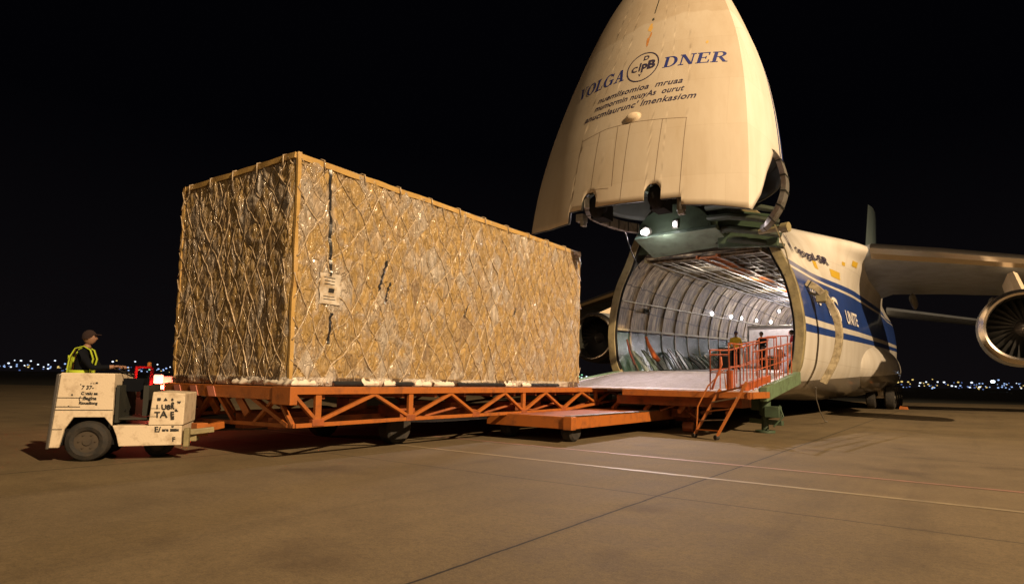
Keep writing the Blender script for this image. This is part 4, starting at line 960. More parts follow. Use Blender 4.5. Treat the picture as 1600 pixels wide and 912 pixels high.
# front end frame below the deck
b = MB(); b.beam((DX1, DY0+.1, .58), (DX0+.6, DY0+.1, .52), .07, .07); b.build('bottom_chord', M['orange'], ld, bevel=.006)
for (xa, xb) in ((DX1-.5, DX1-1.15), (DX1-.5, DX1-.05), (DX1-2.4, DX1-1.8), (DX1-2.6, DX1-3.1)):
    MB().beam((xa, DY0+.1, DZ-.14), (xb, DY0+.1, .57), .06, .08, (0, 1, 0)).build('brace', M['orange'], ld, bevel=.006)
MB().beam((DX1-1.3, DY0+.08, DZ-.15), (DX1-.15, DY0+.1, .58), .07, .10, (0, 1, 0)).build('brace', M['orange'], ld, bevel=.006)
b = MB()
for i in range(14): b.beam((DX0, 6.9+i*.95, DZ-.13), (DX1-.05, 6.9+i*.95, DZ-.13), .07, .12)
b.each('cross_member', M['orange_dark'], ld)
b = MB(); rr = random.Random(9)
b.beam((-11, 6.6, .55), (-11, 19, .6), .3, .28); b.beam((-10, 6.6, .55), (-10, 19, .6), .2, .2)
for i in range(16): 
    y = 8+i*.65; b.box((-9.6-rr.random()*1.4, y, .62+rr.random()*.25), (.35+rr.random()*.4, .3+rr.random()*.3, .12+rr.random()*.18))
for i in range(5): b.tube([(-9.1, 9+i*2, .72), (-9.25, 9.8+i*2, .62), (-9.05, 10.6+i*2, .8)], .03, 6)
b.build('underframe', M['orange_dark'], ld, smooth=True)
# stripes of warning lamps fixed on the end beam, rear hitch
b = MB()
for i in range(3): b.prism([(DX0+.35+i*.62, DY0-.075, DZ-.015), (DX0+.58+i*.62, DY0-.075, DZ-.015), (DX0+.68+i*.62, DY0-.075, DZ-.20), (DX0+.45+i*.62, DY0-.075, DZ-.20)], (0, .012, 0))
b.each('warning_stripe', mat('faded_pink', (.55, .20, .14), .5), ld)
b = MB()
for i in range(5): b.beam((DX0+.3+i*.5, DY0+.15, DZ-.2), (DX0+.55+i*.5, DY0+.2, DZ-.5), .05, .14)
b.each('hanger', M['orange'], ld)
b = MB(); b.beam((-10.9, 6.2, .5), (-10.78, 5.75, .45), .12, .12); b.box((-10.77, 5.72, .45), (.2, .2, .22)); b.build('hitch', M['orange'], ld, bevel=.01)
for (x, y) in ((-12.3, 9.5), (-12.3, 16.5), (-9.9, 16.5), (-9.9, 9.5)):
    b = MB(); prof = [(-.17, .15), (-.18, .3), (-.12, .36), (.12, .36), (.18, .3), (.17, .15)]
    b.loft([[(x+px, y+r*math.cos(a), .36+r*math.sin(a)) for a in np.linspace(0, 2*math.pi, 24, False)] for px, r in prof], True, True); b.build('wheel', M['tyre'], ld, smooth=True)
# lower chassis platform
ch = empty('loader_platform', (-8, 16, 0), 'low orange platform with green side wheels beside the truss deck', 'cargo loader')
PX1, PX0, PY0, PY1 = -7.2, -9.5, 12.25, 20.6
b = MB(); b.box((PX1, (PY0+PY1)/2, .46), (.14, PY1-PY0, .28)); b.build('side_beam', M['orange'], ch, bevel=.01)
b = MB(); b.box(((PX0+PX1)/2, PY0, .46), (PX1-PX0, .14, .28)); b.build('front_beam', M['orange'], ch, bevel=.01)
b = MB(); b.box((PX1+.01, PY0-.01, .455), (.22, .20, .30)); b.build('corner_cap', M['orange'], ch, bevel=.01)
b = MB(); b.span((PX0, PY0+.05, .565), (PX1-.06, PY1, .595)); b.build('deck_plate', M['orange_dark'], ch)
b = MB(); b.span((PX1-.1, PY0-.05, .602), (PX1+.09, PY1, .62)); b.build('wear_strip', M['steel'], ch)
for (x, y) in ((-7.45, 12.75), (-7.45, 19.3), (-9.2, 12.75)):
    b = MB(); prof = [(-.14, .12), (-.15, .22), (-.1, .27), (.1, .27), (.15, .22), (.14, .12)]
    b.loft([[(x+px, y+r*math.cos(a), .27+r*math.sin(a)) for a in np.linspace(0, 2*math.pi, 24, False)] for px, r in prof], True, True)
    o = b.build('wheel', M['tyre'], ch, smooth=True)
b = MB(); rr = random.Random(12)
for i in range(14): b.box((-6.6-rr.random()*1.6, 17.6+rr.random()*2.4, .35+rr.random()*.5), (.2+rr.random()*.5, .2+rr.random()*.4, .1+rr.random()*.3))
b.tube([(-7.1, 17.2, .6), (-6.7, 17.5, .8), (-6.3, 17.6, .5), (-6.1, 17.9, .3)], .04, 6)
b.cyl((-6.6, 17.7, .15), (-6.3, 17.75, .15), .15, 12)
b.each('drive_machinery', M['orange_dark'], ch, bevel=.01)

# bridge deck joining the loader and the ramp
br = empty('bridge_deck', (-6, 17.3, 0), 'orange edged bridge deck with guard rails in front of the hold', 'loading bridge')
b = MB(); b.span((-10.3, 16.35, 1.205), (-4.40, 17.34, 1.232)); b.build('deck_plate', M['floor'], br)
b = MB(); b.box((-6.05, 16.33, 1.12), (3.6, .10, .17)); b.box((-4.36, 17.2, 1.12), (.1, 1.9, .17)); b.build('edge_beam', M['orange'], br, bevel=.01)
b = MB()
for x in (-8.3, -7.3, -6.3, -5.0): b.beam((x, 16.6, .62), (x, 17.6, 1.1), .1, .1)
b.box((-6.5, 17.3, .9), (3.6, .9, .25)); b.build('support', M['orange_dark'], br, bevel=.01)
def rail(pts, h, name='guard_rail', mt_=M['railpaint'], mid=True, sp=.45):
    b_ = MB(); pts = [Vector(p) for p in pts]
    b_.tube([p+Vector((0, 0, h)) for p in pts], .021, 8)
    if mid: b_.tube([p+Vector((0, 0, h*.5)) for p in pts], .015, 8)
    for p, q in zip(pts, pts[1:]):
        n_ = max(1, int((q-p).length/sp))
        for i in range(n_+1):
            c = p.lerp(q, i/n_); b_.tube([c, c+Vector((.0, 0, h))], .018, 8)
    return b_.build(name, mt_, br, smooth=True)
rail([(-5.38, 16.4, 1.235), (-4.9, 16.4, 1.235)], .92, sp=.25)
rail([(-5.38, 16.4, 1.235), (-5.42, 18.2, 1.32), (-5.4, 21.0, 1.67), (-5.3, 22.0, 1.8)], 1.05, sp=.62)
rail([(-4.45, 17.0, 1.25), (-4.5, 19.0, 1.45), (-4.5, 21.8, 1.76)], 1.0, sp=.5)
rail([(-4.9, 16.4, 1.235), (-4.95, 17.6, 1.27), (-4.95, 19.6, 1.5)], 1.22, sp=.55)
rail([(-4.95, 19.6, 1.5), (-4.5, 19.8, 1.52)], 1.3, sp=.3)
rail([(-5.1, 21.2, 1.7), (-4.5, 21.3, 1.72)], 1.25, sp=.2)
b = MB(); b.beam((-4.62, 16.7, 1.30), (-4.5, 18.8, 1.58), .12, .2); b.box((-4.9, 16.5, 1.38), (.14, .14, .75)); b.tube([(-5.3, 16.3, 1.25), (-5.2, 16.25, 1.5), (-5.05, 16.3, 1.9), (-5.1, 16.4, 2.1)], .03, 8); b.each('rail_foot', M['railpaint'], br, bevel=.01)
# ladder
lad = empty('access_ladder', (-5.4, 16.3, 0), 'steep orange access ladder leaning on the bridge deck, handrail on one side', 'ladder')
f1, t1 = Vector((-5.02, 15.75, .07)), Vector((-4.33, 15.95, 1.46)); f2, t2 = Vector((-5.68, 16.02, .07)), Vector((-5.06, 16.22, 1.27))
b = MB(); b.beam(f1, t1, .055, .11, (0, 1, 0)); b.beam(f2, t2, .055, .11, (0, 1, 0)); b.each('stringer', M['orange'], lad, bevel=.006)
for i in range(5):
    t = .12+i*.2; b = MB(); b.beam(f2.lerp(t2, t), f1.lerp(t1, t), .14, .025); b.build('rung', M['steel_rough'] if i % 2 else M['orange'], lad)
b = MB(); h = Vector((-.03, -.05, .55)); b.tube([f2.lerp(t2, .1)+h*.1, f2.lerp(t2, .2)+h*.9, f2.lerp(t2, .6)+h, t2+h*.9+Vector((.1, .1, 0)), t2+Vector((.12, .1, 0))], .02, 8); b.build('handrail', M['orange'], lad, smooth=True)
for p in (f1, f2):
    b = MB(); b.cyl(p+Vector((-.02, -.05, 0)), p+Vector((.03, .04, 0)), .06, 14); b.build('castor', M['tyre'], lad, smooth=True)

# ------------------------------------------------------------------ baggage tug, local frame: x along its side, y away from the camera, z up
tug = empty('baggage_tug', (-11.49, 3.75, 0), 'small cream baggage tug with handwritten marks, driver seat high above its wheel', 'tug')
tug.rotation_euler = (0, 0, math.atan2(1.46, 1.04)); TL = 1.84
M['tugpaint'] = dirty('tug_paint', (.66, .56, .42), (.28, .20, .12), 5, .5, amount=(.50, .78), bump=.15)
def arch(cx_, r, n=9): return [(cx_+r*1.0*math.cos(a), .31+r*.93*math.sin(a)) for a in np.linspace(math.pi, 0, n)]
zbm = .22; wcx = .50; rw = .40
b = MB()
poly = [(-.02, zbm), (.10, 1.385), (.83, 1.385), (.83, .60), (.83, .50), (.90, .42)]
a0 = [(.885, zbm)]+[(x, z) for x, z in [(.87, .36), (.80, .52), (.70, .66), (.30, .66), (.20, .52), (.12, .36), (.10, zbm)]]
poly = [(-.02, zbm), (.10, 1.385), (.83, 1.385), (.83, .56), (.95, .50)]
side = [(-.02, zbm), (.09, 1.385), (.83, 1.385), (.83, .61), (.86, .58), (.93, .46), (.965, zbm)][:0]
outer = [(0.0, zbm), (.095, 1.385), (.83, 1.385), (.83, .57)]
archp = [(.83, .57), (.70, .69), (.32, .69), (.20, .52), (.13, .22)]
b.prism([(x, 0, z) for x, z in [(0.0, zbm), (.095, 1.385), (.83, 1.385), (.83, .55), (.72, .69), (.30, .69), (.19, .50), (.13, zbm)]], (0, .06, 0))
b.prism([(x, .045, z) for x, z in [(.02, .30), (.10, 1.38), (.82, 1.38), (.82, .72), (.02, .72)]][1:4]+[(.02, .045, .72)][:1], (0, 1.15, 0))
b.prism([(x, 1.14, z) for x, z in [(0.0, zbm), (.095, 1.385), (.83, 1.385), (.83, .55), (.72, .69), (.30, .69), (.19, .50), (.13, zbm)]], (0, .06, 0))
b.build('rear_body', M['tugpaint'], tug, bevel=.012, local=True)
b = MB(); b.prism([(.835, 0, .56), (.90, 0, .40), (.94, 0, zbm+.01), (TL-.01, 0, zbm+.02), (TL-.01, 0, .555)], (0, 1.2, 0)); b.build('sill_panel', M['tugpaint'], tug, bevel=.01, local=True)
b = MB(); b.prism([(1.34, -.01, .562), (1.385, -.01, 1.10), (1.86, -.01, 1.08), (1.85, -.01, .562)], (0, 1.22, 0)); b.build('bonnet', M['tugpaint'], tug, bevel=.015, local=True)
b = MB(); b.box((1.08, .62, .66), (.45, 1.0, .03)); b.box((1.25, .62, .95), (.08, .9, .5)); b.box((.87, .62, .9), (.05, 1.1, .6)); b.build('footwell', M['dark'], tug, local=True)
for (z0, x0, x1) in ((.99, .07, .46), (.80, .05, .83), (.50, .03, .16), (.85, .05, .38)):
    b = MB(); b.span((x0, -.006, z0), (x1, -.0005, z0+.010)); b.build('panel_seam', M['ink'], tug, local=True)
b = MB(); b.prism([(-.05, .06, zbm-.02), (.03, .06, 1.37), (.085, .06, 1.37), (.0, .06, zbm-.02)], (0, 1.1, 0)); b.build('tail_plate', M['steel'], tug, bevel=.01, local=True)
b = MB(); b.prism([(-.045, .0, zbm-.02), (.035, .0, 1.36), (.09, -.004, 1.36), (.0, -.004, zbm-.02)], (0, .07, 0)); b.build('corner_strip', M['steel'], tug, bevel=.01, local=True)
for xx, yy in ((wcx, .0), (wcx, .95), (1.40, .45), (1.40, .75)):
    r = .315 if xx < 1 else .2
    wh = MB(); prof = [(.0, r*.55), (-.02, r*.72), (.01, r*.93), (.05, r), (.19, r), (.23, r*.93), (.24, r*.6)]
    wh.loft([[(xx+q*math.cos(a), yy+py, r+q*math.sin(a)) for a in np.linspace(0, 2*math.pi, 40, False)] for py, q in prof], True); wo = wh.build('wheel', M['tyre'], tug, smooth=True, local=True)
    hb = MB(); hb.cyl((xx, yy+.03, r), (xx, yy+.2, r), r*.58, 28); hb.cyl((xx, yy+.01, r), (xx, yy+.05, r), r*.2, 14)
    for k in range(6): hb.cyl((xx+r*.36*math.cos(k*1.047), yy+.012, r+r*.36*math.sin(k*1.047)), (xx+r*.36*math.cos(k*1.047), yy+.04, r+r*.36*math.sin(k*1.047)), .014, 8)
    hb.build('hub', dirty('hub_paint', (.06, .045, .03), (.03, .025, .02), 6, .6), tug, smooth=True, local=True)
b = MB(); b.span((.1, .12, .25), (1.8, 1.05, .5)); b.span((.25, .24, .5), (.8, 1.0, .68)); b.build('chassis', M['black'], tug, local=True)
b = MB(); b.box((.22, .62, 1.10), (.34, .5, .1)); b.build('seat', M['black'], tug, bevel=.03, local=True)
b = MB(); sw = Vector((.82, .60, 1.42)); tn = Vector((.5, 0, .86)).normalized(); u = Vector((0, 1, 0)); v = tn.cross(u)
b.tube([sw+(u*math.cos(a)+v*math.sin(a))*.17 for a in np.linspace(0, 2*math.pi, 25)], .014, 6); b.beam(sw-u*.16, sw+u*.16, .02, .015); b.cyl(sw, sw-tn*.55, .025, 8); b.build('steering_wheel', M['black'], tug, smooth=True, local=True)
b = MB(); b.box((1.2, .55, 1.05), (.12, .5, .16)); b.box((1.0, .6, 1.2), (.3, .3, .22)); b.cyl((1.22, .3, 1.0), (1.24, .3, 1.36), .012, 6); b.build('dashboard', M['navy'], tug, bevel=.02, local=True)
b = MB(); b.box((1.93, .6, .36), (.14, .4, .2)); b.cyl((1.99, .6, .26), (1.99, .6, .5), .035, 10); b.beam((1.9, .35, .42), (2.25, .5, .45), .09, .09); b.box((1.90, .08, .36), (.08, .14, .3)); b.build('tow_hitch', M['olive'], tug, bevel=.012, local=True)
# handwritten marks
def tug_text(txt, size, x, z, sh=0, bold=.003, yy=-.013, sx_=1):
    b_ = MB(); put_text(b_, txt, size, lambda u_, v_: Vector((x+u_*sx_, yy, z+v_)), sh, bold); return b_
b = MB()
for tx in (('- - =', .06, .50, 1.21), ('7 37-', .085, .38, 1.13), ('.', .1, .36, 1.2), ('C valu aa', .065, .38, 1.045), ('( .Bagina', .075, .355, .965), ('Rlouailiong', .06, .36, .895), ('n', .05, .25, 1.03), ('.  ..   -', .05, .12, .855)):
    q = tug_text(tx[0], tx[1], tx[2], tx[3], .1, .003, -.006, .95); b.add(q.v, q.f)
b.build('handwriting', M['ink'], tug, local=True, label='faint lines of black handwriting above the wheel')
b = MB()
for tx in (('■', .05, 1.455, .965), ('▲', .05, 1.55, .965), ('a', .07, 1.66, .965), ('o', .08, 1.66, .90), ('w', .07, 1.75, .92), ('I', .09, 1.45, .83), ('U8', .11, 1.52, .82), ('R', .09, 1.655, .83), ('T', .13, 1.43, .69), ('A', .155, 1.51, .69), ('E', .12, 1.655, .70), ('=', .09, 1.665, .64), ('e.', .07, 1.72, .79), ('E/', .12, 1.435, .455), ('ere', .07, 1.545, .465), ('■■', .05, 1.665, .465), ('F', .1, 1.70, .30), ('ur', .04, 1.68, .53)):
    q = tug_text(tx[0], tx[1], tx[2], tx[3], -.05, .004, -.024 if tx[3] > .56 else -.006); b.add(q.v, q.f)
for (x, z, w_, h_) in ((1.46, .965, .045, .04), (1.665, .465, .055, .035), (1.735, .465, .055, .035)): b.box((x+w_/2, -.023 if z > .56 else -.006, z+h_/2), (w_, .004, h_))
b.add([(1.55, -.025, .965), (1.60, -.025, .965), (1.575, -.025, 1.01)], [(0, 1, 2)])
b.build('handwriting', M['ink'], tug, local=True, label='bold black letters painted on the bonnet')
b = MB(); b.span((1.37, -.016, .83), (1.50, -.0115, .836)); b.span((1.34, -.016, .70), (1.46, -.0115, .706)); b.build('panel_seam', M['ink'], tug, local=True)

# ------------------------------------------------------------------ people
def person(name, label, loc, rotz, pose, jacket, trousers, extra, lean=0.0, group=None):
    J = {}
    if pose == 'sit':
        J.update(pel=(0, 0, 0.02), sp=(-.01, 0, .24), ch=(.02, 0, .44), nk=(.05, 0, .58), hd=(.07, 0, .64))
        for s, n in ((1, 'l'), (-1, 'r')):
            J.update({n+'hip': (.06, s*.10, .02), n+'kn': (.46, s*.14, .03), n+'an': (.56, s*.14, -.42), n+'to': (.72, s*.15, -.46), n+'sh': (.03, s*.18, .47), n+'el': (.20, s*.25, .24), n+'wr': (.44, s*.17, .26), n+'hn': (.51, s*.15, .27)})
    else:
        a = .12 if pose == 'walk' else .03
        J.update(pel=(0, 0, .96), sp=(lean*.3, 0, 1.18), ch=(lean*.7, 0, 1.38), nk=(lean, 0, 1.5), hd=(lean*1.1, 0, 1.56))
        for s, n in ((1, 'l'), (-1, 'r')):
            J.update({n+'hip': (0, s*.09, .93), n+'kn': (s*a+.03, s*.11, .50), n+'an': (s*a*1.5-.02, s*.11, .09), n+'to': (s*a*1.5+.14, s*.13, .04), n+'sh': (lean*.8, s*.18, 1.41), n+'el': (lean*.5+.02, s*.26, 1.14), n+'wr': (lean*.4+.2, s*.22, 1.02), n+'hn': (lean*.4+.27, s*.20, 1.03)})
    rad = dict(pel=.15, sp=.14, ch=.155, nk=.062, hd=.055, hip=.10, kn=.068, an=.048, to=.038, sh=.075, el=.05, wr=.034, hn=.03)
    names = list(J); idx = {n: i for i, n in enumerate(names)}
    E_ = [('pel', 'sp'), ('sp', 'ch'), ('ch', 'nk'), ('nk', 'hd')]
    for n in 'lr': E_ += [('pel', n+'hip'), (n+'hip', n+'kn'), (n+'kn', n+'an'), (n+'an', n+'to'), ('ch', n+'sh'), (n+'sh', n+'el'), (n+'el', n+'wr'), (n+'wr', n+'hn')]
    def grow(verts, edges, radii, root=0, sub=2):
        me = bpy.data.meshes.new('sk'); me.from_pydata(verts, edges, []); o = bpy.data.objects.new('sk', me); col.objects.link(o)
        sk = o.modifiers.new('s', 'SKIN'); ss = o.modifiers.new('u', 'SUBSURF'); ss.levels = sub
        for i, r in enumerate(radii): me.skin_vertices[0].data[i].radius = (r, r)
        me.skin_vertices[0].data[root].use_root = True
        dg = bpy.context.evaluated_depsgraph_get(); ev = bpy.data.meshes.new_from_object(o.evaluated_get(dg))
        vs = [Vector(v.co) for v in ev.vertices]; fs = [tuple(p.vertices) for p in ev.polygons]
        bpy.data.objects.remove(o); bpy.data.meshes.remove(me); bpy.data.meshes.remove(ev); return vs, fs
    if not bpy.data.meshes: pass
    vs, fs = grow([J[n] for n in names], [(idx[a], idx[b_]) for a, b_ in E_], [rad[n if n in rad else n[1:]] for n in names])
    mb = MB(); segs = [(Vector(J[a]), Vector(J[b_]), (2 if b_ in ('hd',) or b_.endswith('hn') else (1 if b_[1:] in ('kn', 'an') or b_[1:] == 'hip' or b_ == 'pel' else (3 if b_.endswith('to') else 0)))) for a, b_ in E_]
    def seg(p):
        best = (9, 0)
        for a, c, k in segs:
            d = c-a; t = max(0, min(1, (p-a).dot(d)/d.length_squared)); q = (p-a-d*t).length
            if q < best[0]: best = (q, k)
        return best[1]
    o0 = len(mb.v); mb.v += [tuple(v_) for v_ in vs]
    for f in fs:
        c = sum((vs[i] for i in f), Vector())/len(f); mb.f.append(f); mb.m.append(seg(c))
    # head with brow, nose, chin and ears
    hd = Vector(J['hd'])+Vector((.015, 0, .105)); n = 20; rings_ = []
    for i in range(1, 13):
        th = math.pi*i/13; ring = []
        for k in range(n):
            ph = 2*math.pi*k/n; x = math.sin(th)*math.cos(ph); y = math.sin(th)*math.sin(ph); z = math.cos(th)
            fx = max(0, x); r = Vector((x*.098, y*.076, z*.118))
            if z < 0: r.x *= 1+.0*z; r.y *= 1+.28*z; r.x -= .0
            if fx > .8 and abs(y) < .2: r.x += .022*math.exp(-((z+.12)/.16)**2)*(1-abs(y)*3)          # nose
            if fx > .5 and abs(abs(y)-.33) < .2: r.x -= .010*math.exp(-((z-.08)/.1)**2)               # eye sockets
            if fx > .6: r.x += .006*math.exp(-((z+.45)/.09)**2)                                        # lips
            ring.append(hd+r)
        rings_.append(ring)
    mb.cur = 2; mb.loft(rings_, True, True)
    for s in (1, -1): mb.sphere(hd+Vector((-.008, s*.077, -.005)), .026, 8, (.8, .4, 1.2))
    mb.cur = 4
    for s in (1, -1): mb.sphere(hd+Vector((.085, s*.028, .010)), .009, 6)
    # hands: palm and five curled fingers
    mb.cur = 2
    for n_, s in (('l', 1), ('r', -1)):
        h0 = Vector(J[n_+'hn']); d = (h0-Vector(J[n_+'wr'])).normalized(); side_ = Vector((0, 1, 0)); side_ = (side_-d*side_.dot(d)).normalized(); dn = d.cross(side_)*-1
        if dn.z > 0: dn = -dn
        mb.box(h0+d*.02, (.075, .07, .028), (d, side_, dn))
        for k, l_ in enumerate((.8, .95, 1.0, .85)):
            p = h0+d*.055+side_*(k-1.5)*.019; mb.tube([p, p+d*.035*l_+dn*.006, p+d*.05*l_+dn*.03, p+d*.035*l_+dn*.048], [.0095, .009, .0085, .007], 6)
        p = h0-side_*s*.035; mb.tube([p, p+d*.02-side_*s*.02+dn*.01, p+d*.045-side_*s*.018+dn*.03], [.011, .010, .008], 6)
    root = mb.build(name, [jacket, trousers, M['skin'], M['black'], M['hair']], None, smooth='all'); root.location = loc; root.rotation_euler = (0, 0, rotz)
    tag(root, label, 'person', group)
    # hair / cap
    cb = MB(); rings_ = []
    for i in range(0, 8):
        th = .02+math.pi*.56*i/7
        rings_.append([hd+Vector((math.sin(th)*math.cos(p_)*.110-.008-(.02 if i > 5 else 0)*max(0, math.cos(p_)), math.sin(th)*math.sin(p_)*.090, math.cos(th)*.128+(.05*max(0, math.cos(p_)) if i > 5 else 0))) for p_ in np.linspace(0, 2*math.pi, 20, False)])
    cb.loft(rings_, True, True)
    if extra.get('cap'):
        cb.add([hd+Vector((.085+.09*math.cos(a)*.9, .075*math.sin(a), .055)) for a in np.linspace(-1.5, 1.5, 9)]+[hd+Vector((.085+.09*math.cos(a)*.9, .075*math.sin(a), .045)) for a in np.linspace(-1.5, 1.5, 9)], [tuple(range(9)), tuple(range(17, 8, -1))]+[(i, i+1, i+10, i+9) for i in range(8)])
    cb.build('cap' if extra.get('cap') else 'hair', extra.get('capmat', M['hair']), root, smooth=True, local=True)
    if extra.get('vest'):
        vb = MB(); c = Vector(J['ch']); s_ = Vector(J['sp'])
        for y in (.105, -.105):   # shoulder straps down front and back
            vb.loft([[Vector(p)+Vector((0, y-.04, 0)), Vector(p)+Vector((0, y+.04, 0))] for p in [(s_.x+.165, 0, s_.z-.14), (s_.x+.17, 0, s_.z), (c.x+.17, 0, c.z-.05), (c.x+.12, 0, c.z+.10), (c.x+.02, 0, c.z+.16), (c.x-.10, 0, c.z+.12), (c.x-.17, 0, c.z-.02), (s_.x-.165, 0, s_.z), (s_.x-.17, 0, s_.z-.14)]], False)
        vb.loft([[(s_.x+.172*math.cos(a), .178*math.sin(a), s_.z-.15+z) for z in (0, .11)] for a in np.linspace(0, 2*math.pi, 25)], False)
        vb.loft([[(s_.x-.16+.01*math.cos(a*2), .10*math.sin(a), s_.z+z) for z in (-.1, .2)] for a in np.linspace(-1.5, 1.5, 9)], False)
        vo_ = vb.build('vest', M['hivis'], root, smooth='all', local=True); sv = vo_.modifiers.new('s', 'SOLIDIFY'); sv.thickness = .012
    return root
ra = math.atan2(1.46, 1.04)
def tugw(x, y, z): c, s = math.cos(ra), math.sin(ra); return (-11.49+c*x-s*y, 3.75+s*x+c*y, z)
person('person', 'driver in dark jacket, cap and yellow reflective vest seated on the cream tug', tugw(.20, .60, 1.23), ra, 'sit', M['navy'], M['jeans'], {'cap': True, 'vest': True, 'capmat': mat('brown_cap', (.018, .008, .007), .95)})
person('person', 'worker in yellow jacket standing behind the orange rails at the hold mouth', (-8.35, 29.0, 2.03), R(-60), 'stand', M['yellowcloth'], M['jeans'], {'cap': True, 'capmat': mat('blue_cap', (.04, .04, .12), .8)}, .08)
person('person', 'worker in red jacket at the right edge of the hold', (-6.0, 29.5, 2.05), R(200), 'stand', M['redcloth'], M['navy'], {'cap': False}, .05)
person('person', 'dark clothed worker in front of the white container in the hold', (-7.55, 30.4, 2.08), R(-100), 'walk', M['black'], M['navy'], {'cap': True}, .04)

# ------------------------------------------------------------------ freight inside the hold
wc = empty('shipping_container', (-8.4, 37, 2.3), 'white freight container standing deep inside the lit hold', 'container')
b = MB(); b.span((-9.65, 36.0, 2.33), (-6.3, 39.0, 4.65)); b.build('body', M['whitebox'], wc, bevel=.02)
b = MB()
for x in (-9.65, -6.3): b.box((x, 35.97, 3.5), (.10, .08, 2.3))
for z in (2.38, 4.6): b.box((-7.97, 35.95, z), (3.35, .06, .09))
b.build('frame', M['steel'], wc, bevel=.01)
b = MB(); b.cyl((-8.7, 35.99, 3.9), (-8.7, 35.96, 3.9), .16, 20); b.box((-7.3, 35.98, 4.2), (.5, .03, .25)); b.each('sticker', mat('pink_sticker', (.7, .4, .42), .6), wc)
rr = random.Random(21)
crates = []
for i, (x, y, w_, h_, mk, lab) in enumerate(((-6.1, 30.2, .8, .9, 'redcloth', 'red machine case'), (-5.3, 29.0, .6, .7, 'dark', 'black equipment case'), (-5.4, 27.2, .5, .8, 'redcloth', 'red gas bottle rack'), (-7.3, 31.0, .7, .6, 'green', 'green tool box'), (-6.8, 33.2, 1.2, 1.0, 'steel', 'grey metal case'), (-9.9, 33.0, .8, 1.1, 'dark', 'black covered case'))):
    z = 1.8+lt(y); o = empty('equipment_case', (x, y, z), lab+' on the hold floor behind the orange rails', 'case')
    b = MB(); b.box((x, y, z+h_/2), (w_, w_, h_)); b.build('body', M[mk], o, bevel=.03)
    b = MB(); b.box((x, y, z+h_*.8), (w_+.02, w_+.02, .03)); b.box((x, y-w_/2-.02, z+h_*.6), (.2, .04, .05)); b.build('rim', M['steel_rough'], o, bevel=.005)
# leaning panels and gear along the left wall
M['paleplate'] = dirty('pale_plate', (.24, .27, .23), (.06, .09, .07), 6, .4, amount=(.4, .65))
M['rust'] = mat('dull_red', (.16, .035, .02), .8)
M['orangecloth'] = mat('orange_strap', (.6, .14, .03), .7)
kinds = ['paleplate', 'green', 'dark', 'paleplate', 'green', 'steel_rough']
for i in range(15):
    Y = 23.6+i*.78+rr.uniform(-.15, .15); k = kinds[i % 6]; z = 1.82+lt(Y); hgt = rr.uniform(.5, .95)
    p0 = Vector((XC-2.55+rr.uniform(-.1, .15), Y, z)); p1 = Vector((XC-3.12, Y+rr.uniform(-.2, .2), z+hgt))
    b = MB(); b.beam(p0, p1, rr.uniform(.2, .5), .05, (0, 0, 1)); b.tube([p0+Vector((.05, .1, .03)), p0.lerp(p1, .5)+Vector((.14, .0, .06)), p1+Vector((.08, -.1, 0))], .02, 6)
    tag(b.build('leaning_plate', M[k], None, bevel=.01), {'paleplate': 'pale scuffed', 'green': 'dark green', 'dark': 'blackish', 'steel_rough': 'grey steel'}[k]+' plate leaning on the green lower wall of the hold', 'plate', k.replace('steel_rough', 'grey').replace('paleplate', 'pale')+' plates leaning along the left wall of the hold')
b = MB(); b.tube([(XC-2.95, 24.4, 3.3), (XC-2.85, 24.55, 2.9), (XC-2.65, 24.6, 2.5), (XC-2.6, 24.9, 2.35)], [.05, .08, .12, .09], 8); tag(b.build('orange_strap', M['orangecloth'], None, smooth='all'), 'orange strap bundle hanging on the green lower wall of the hold', 'strap')
b = MB(); b.tube([(XC-3.1, 22.9, 3.1), (XC-3.0, 22.95, 2.6), (XC-2.8, 23.0, 2.1)], [.03, .04, .03], 8); tag(b.build('hanging_strap', M['rust'], None, smooth='all'), 'dark red strap hanging by the left edge of the hold opening', 'strap')
b = MB(); b.box((XC-3.2, 24.9, 4.45), (.12, .3, .2)); b.cyl((XC-3.15, 24.9, 4.45), (XC-3.0, 24.9, 4.45), .07, 10); b.build('control_box', M['dark'], air, bevel=.01)

# ------------------------------------------------------------------ service vehicle with red lights behind the crate's left edge
sv = empty('service_truck', (-16.3, 8.0, 0), 'dark service vehicle with glowing red tail lights behind the crate', 'vehicle')
dv = Vector((.81, .59, 0)).normalized(); nv = Vector((-.59, .81, 0)); c0 = Vector((-16.28, 7.45, 0))
def sp_(x, y, z): return c0+dv*x+nv*y+Vector((0, 0, z))
AX = (dv, nv, Vector((0, 0, 1)))
b = MB(); b.box(sp_(0, .8, .55), (1.9, 1.6, .5), AX); b.box(sp_(-.3, .9, .95), (.9, 1.2, .35), AX); b.build('body', M['dark'], sv, bevel=.04)
b = MB()
for x in (-.62, -.22): b.beam(sp_(x, .2, .8), sp_(x, .25, 1.55), .05, .07)
b.beam(sp_(-.62, .22, 1.55), sp_(-.22, .22, 1.55), .05, .05); b.build('cab_frame', M['redcloth'], sv, bevel=.01)
b = MB(); b.cyl(sp_(-.3, .25, 1.57), sp_(-.3, .25, 1.64), .045, 14); b.sphere(sp_(-.3, .25, 1.65), .045, 12, (1, 1, .8)); b.build('beacon', M['amber'], sv, smooth=True)
b = MB(); b.box(sp_(.12, -.05, 1.26), (.24, .06, .22), AX); b.build('tail_light', M['redlamphot'], sv, bevel=.03)
b = MB(); b.box(sp_(.36, -.05, 1.16), (.22, .06, .34), AX); b.build('tail_light', M['redlamp'], sv, bevel=.03)
b = MB(); b.box(sp_(.22, -.06, 1.06), (.14, .06, .1), AX); b.build('tail_light', M['redlamphot'], sv, bevel=.03)
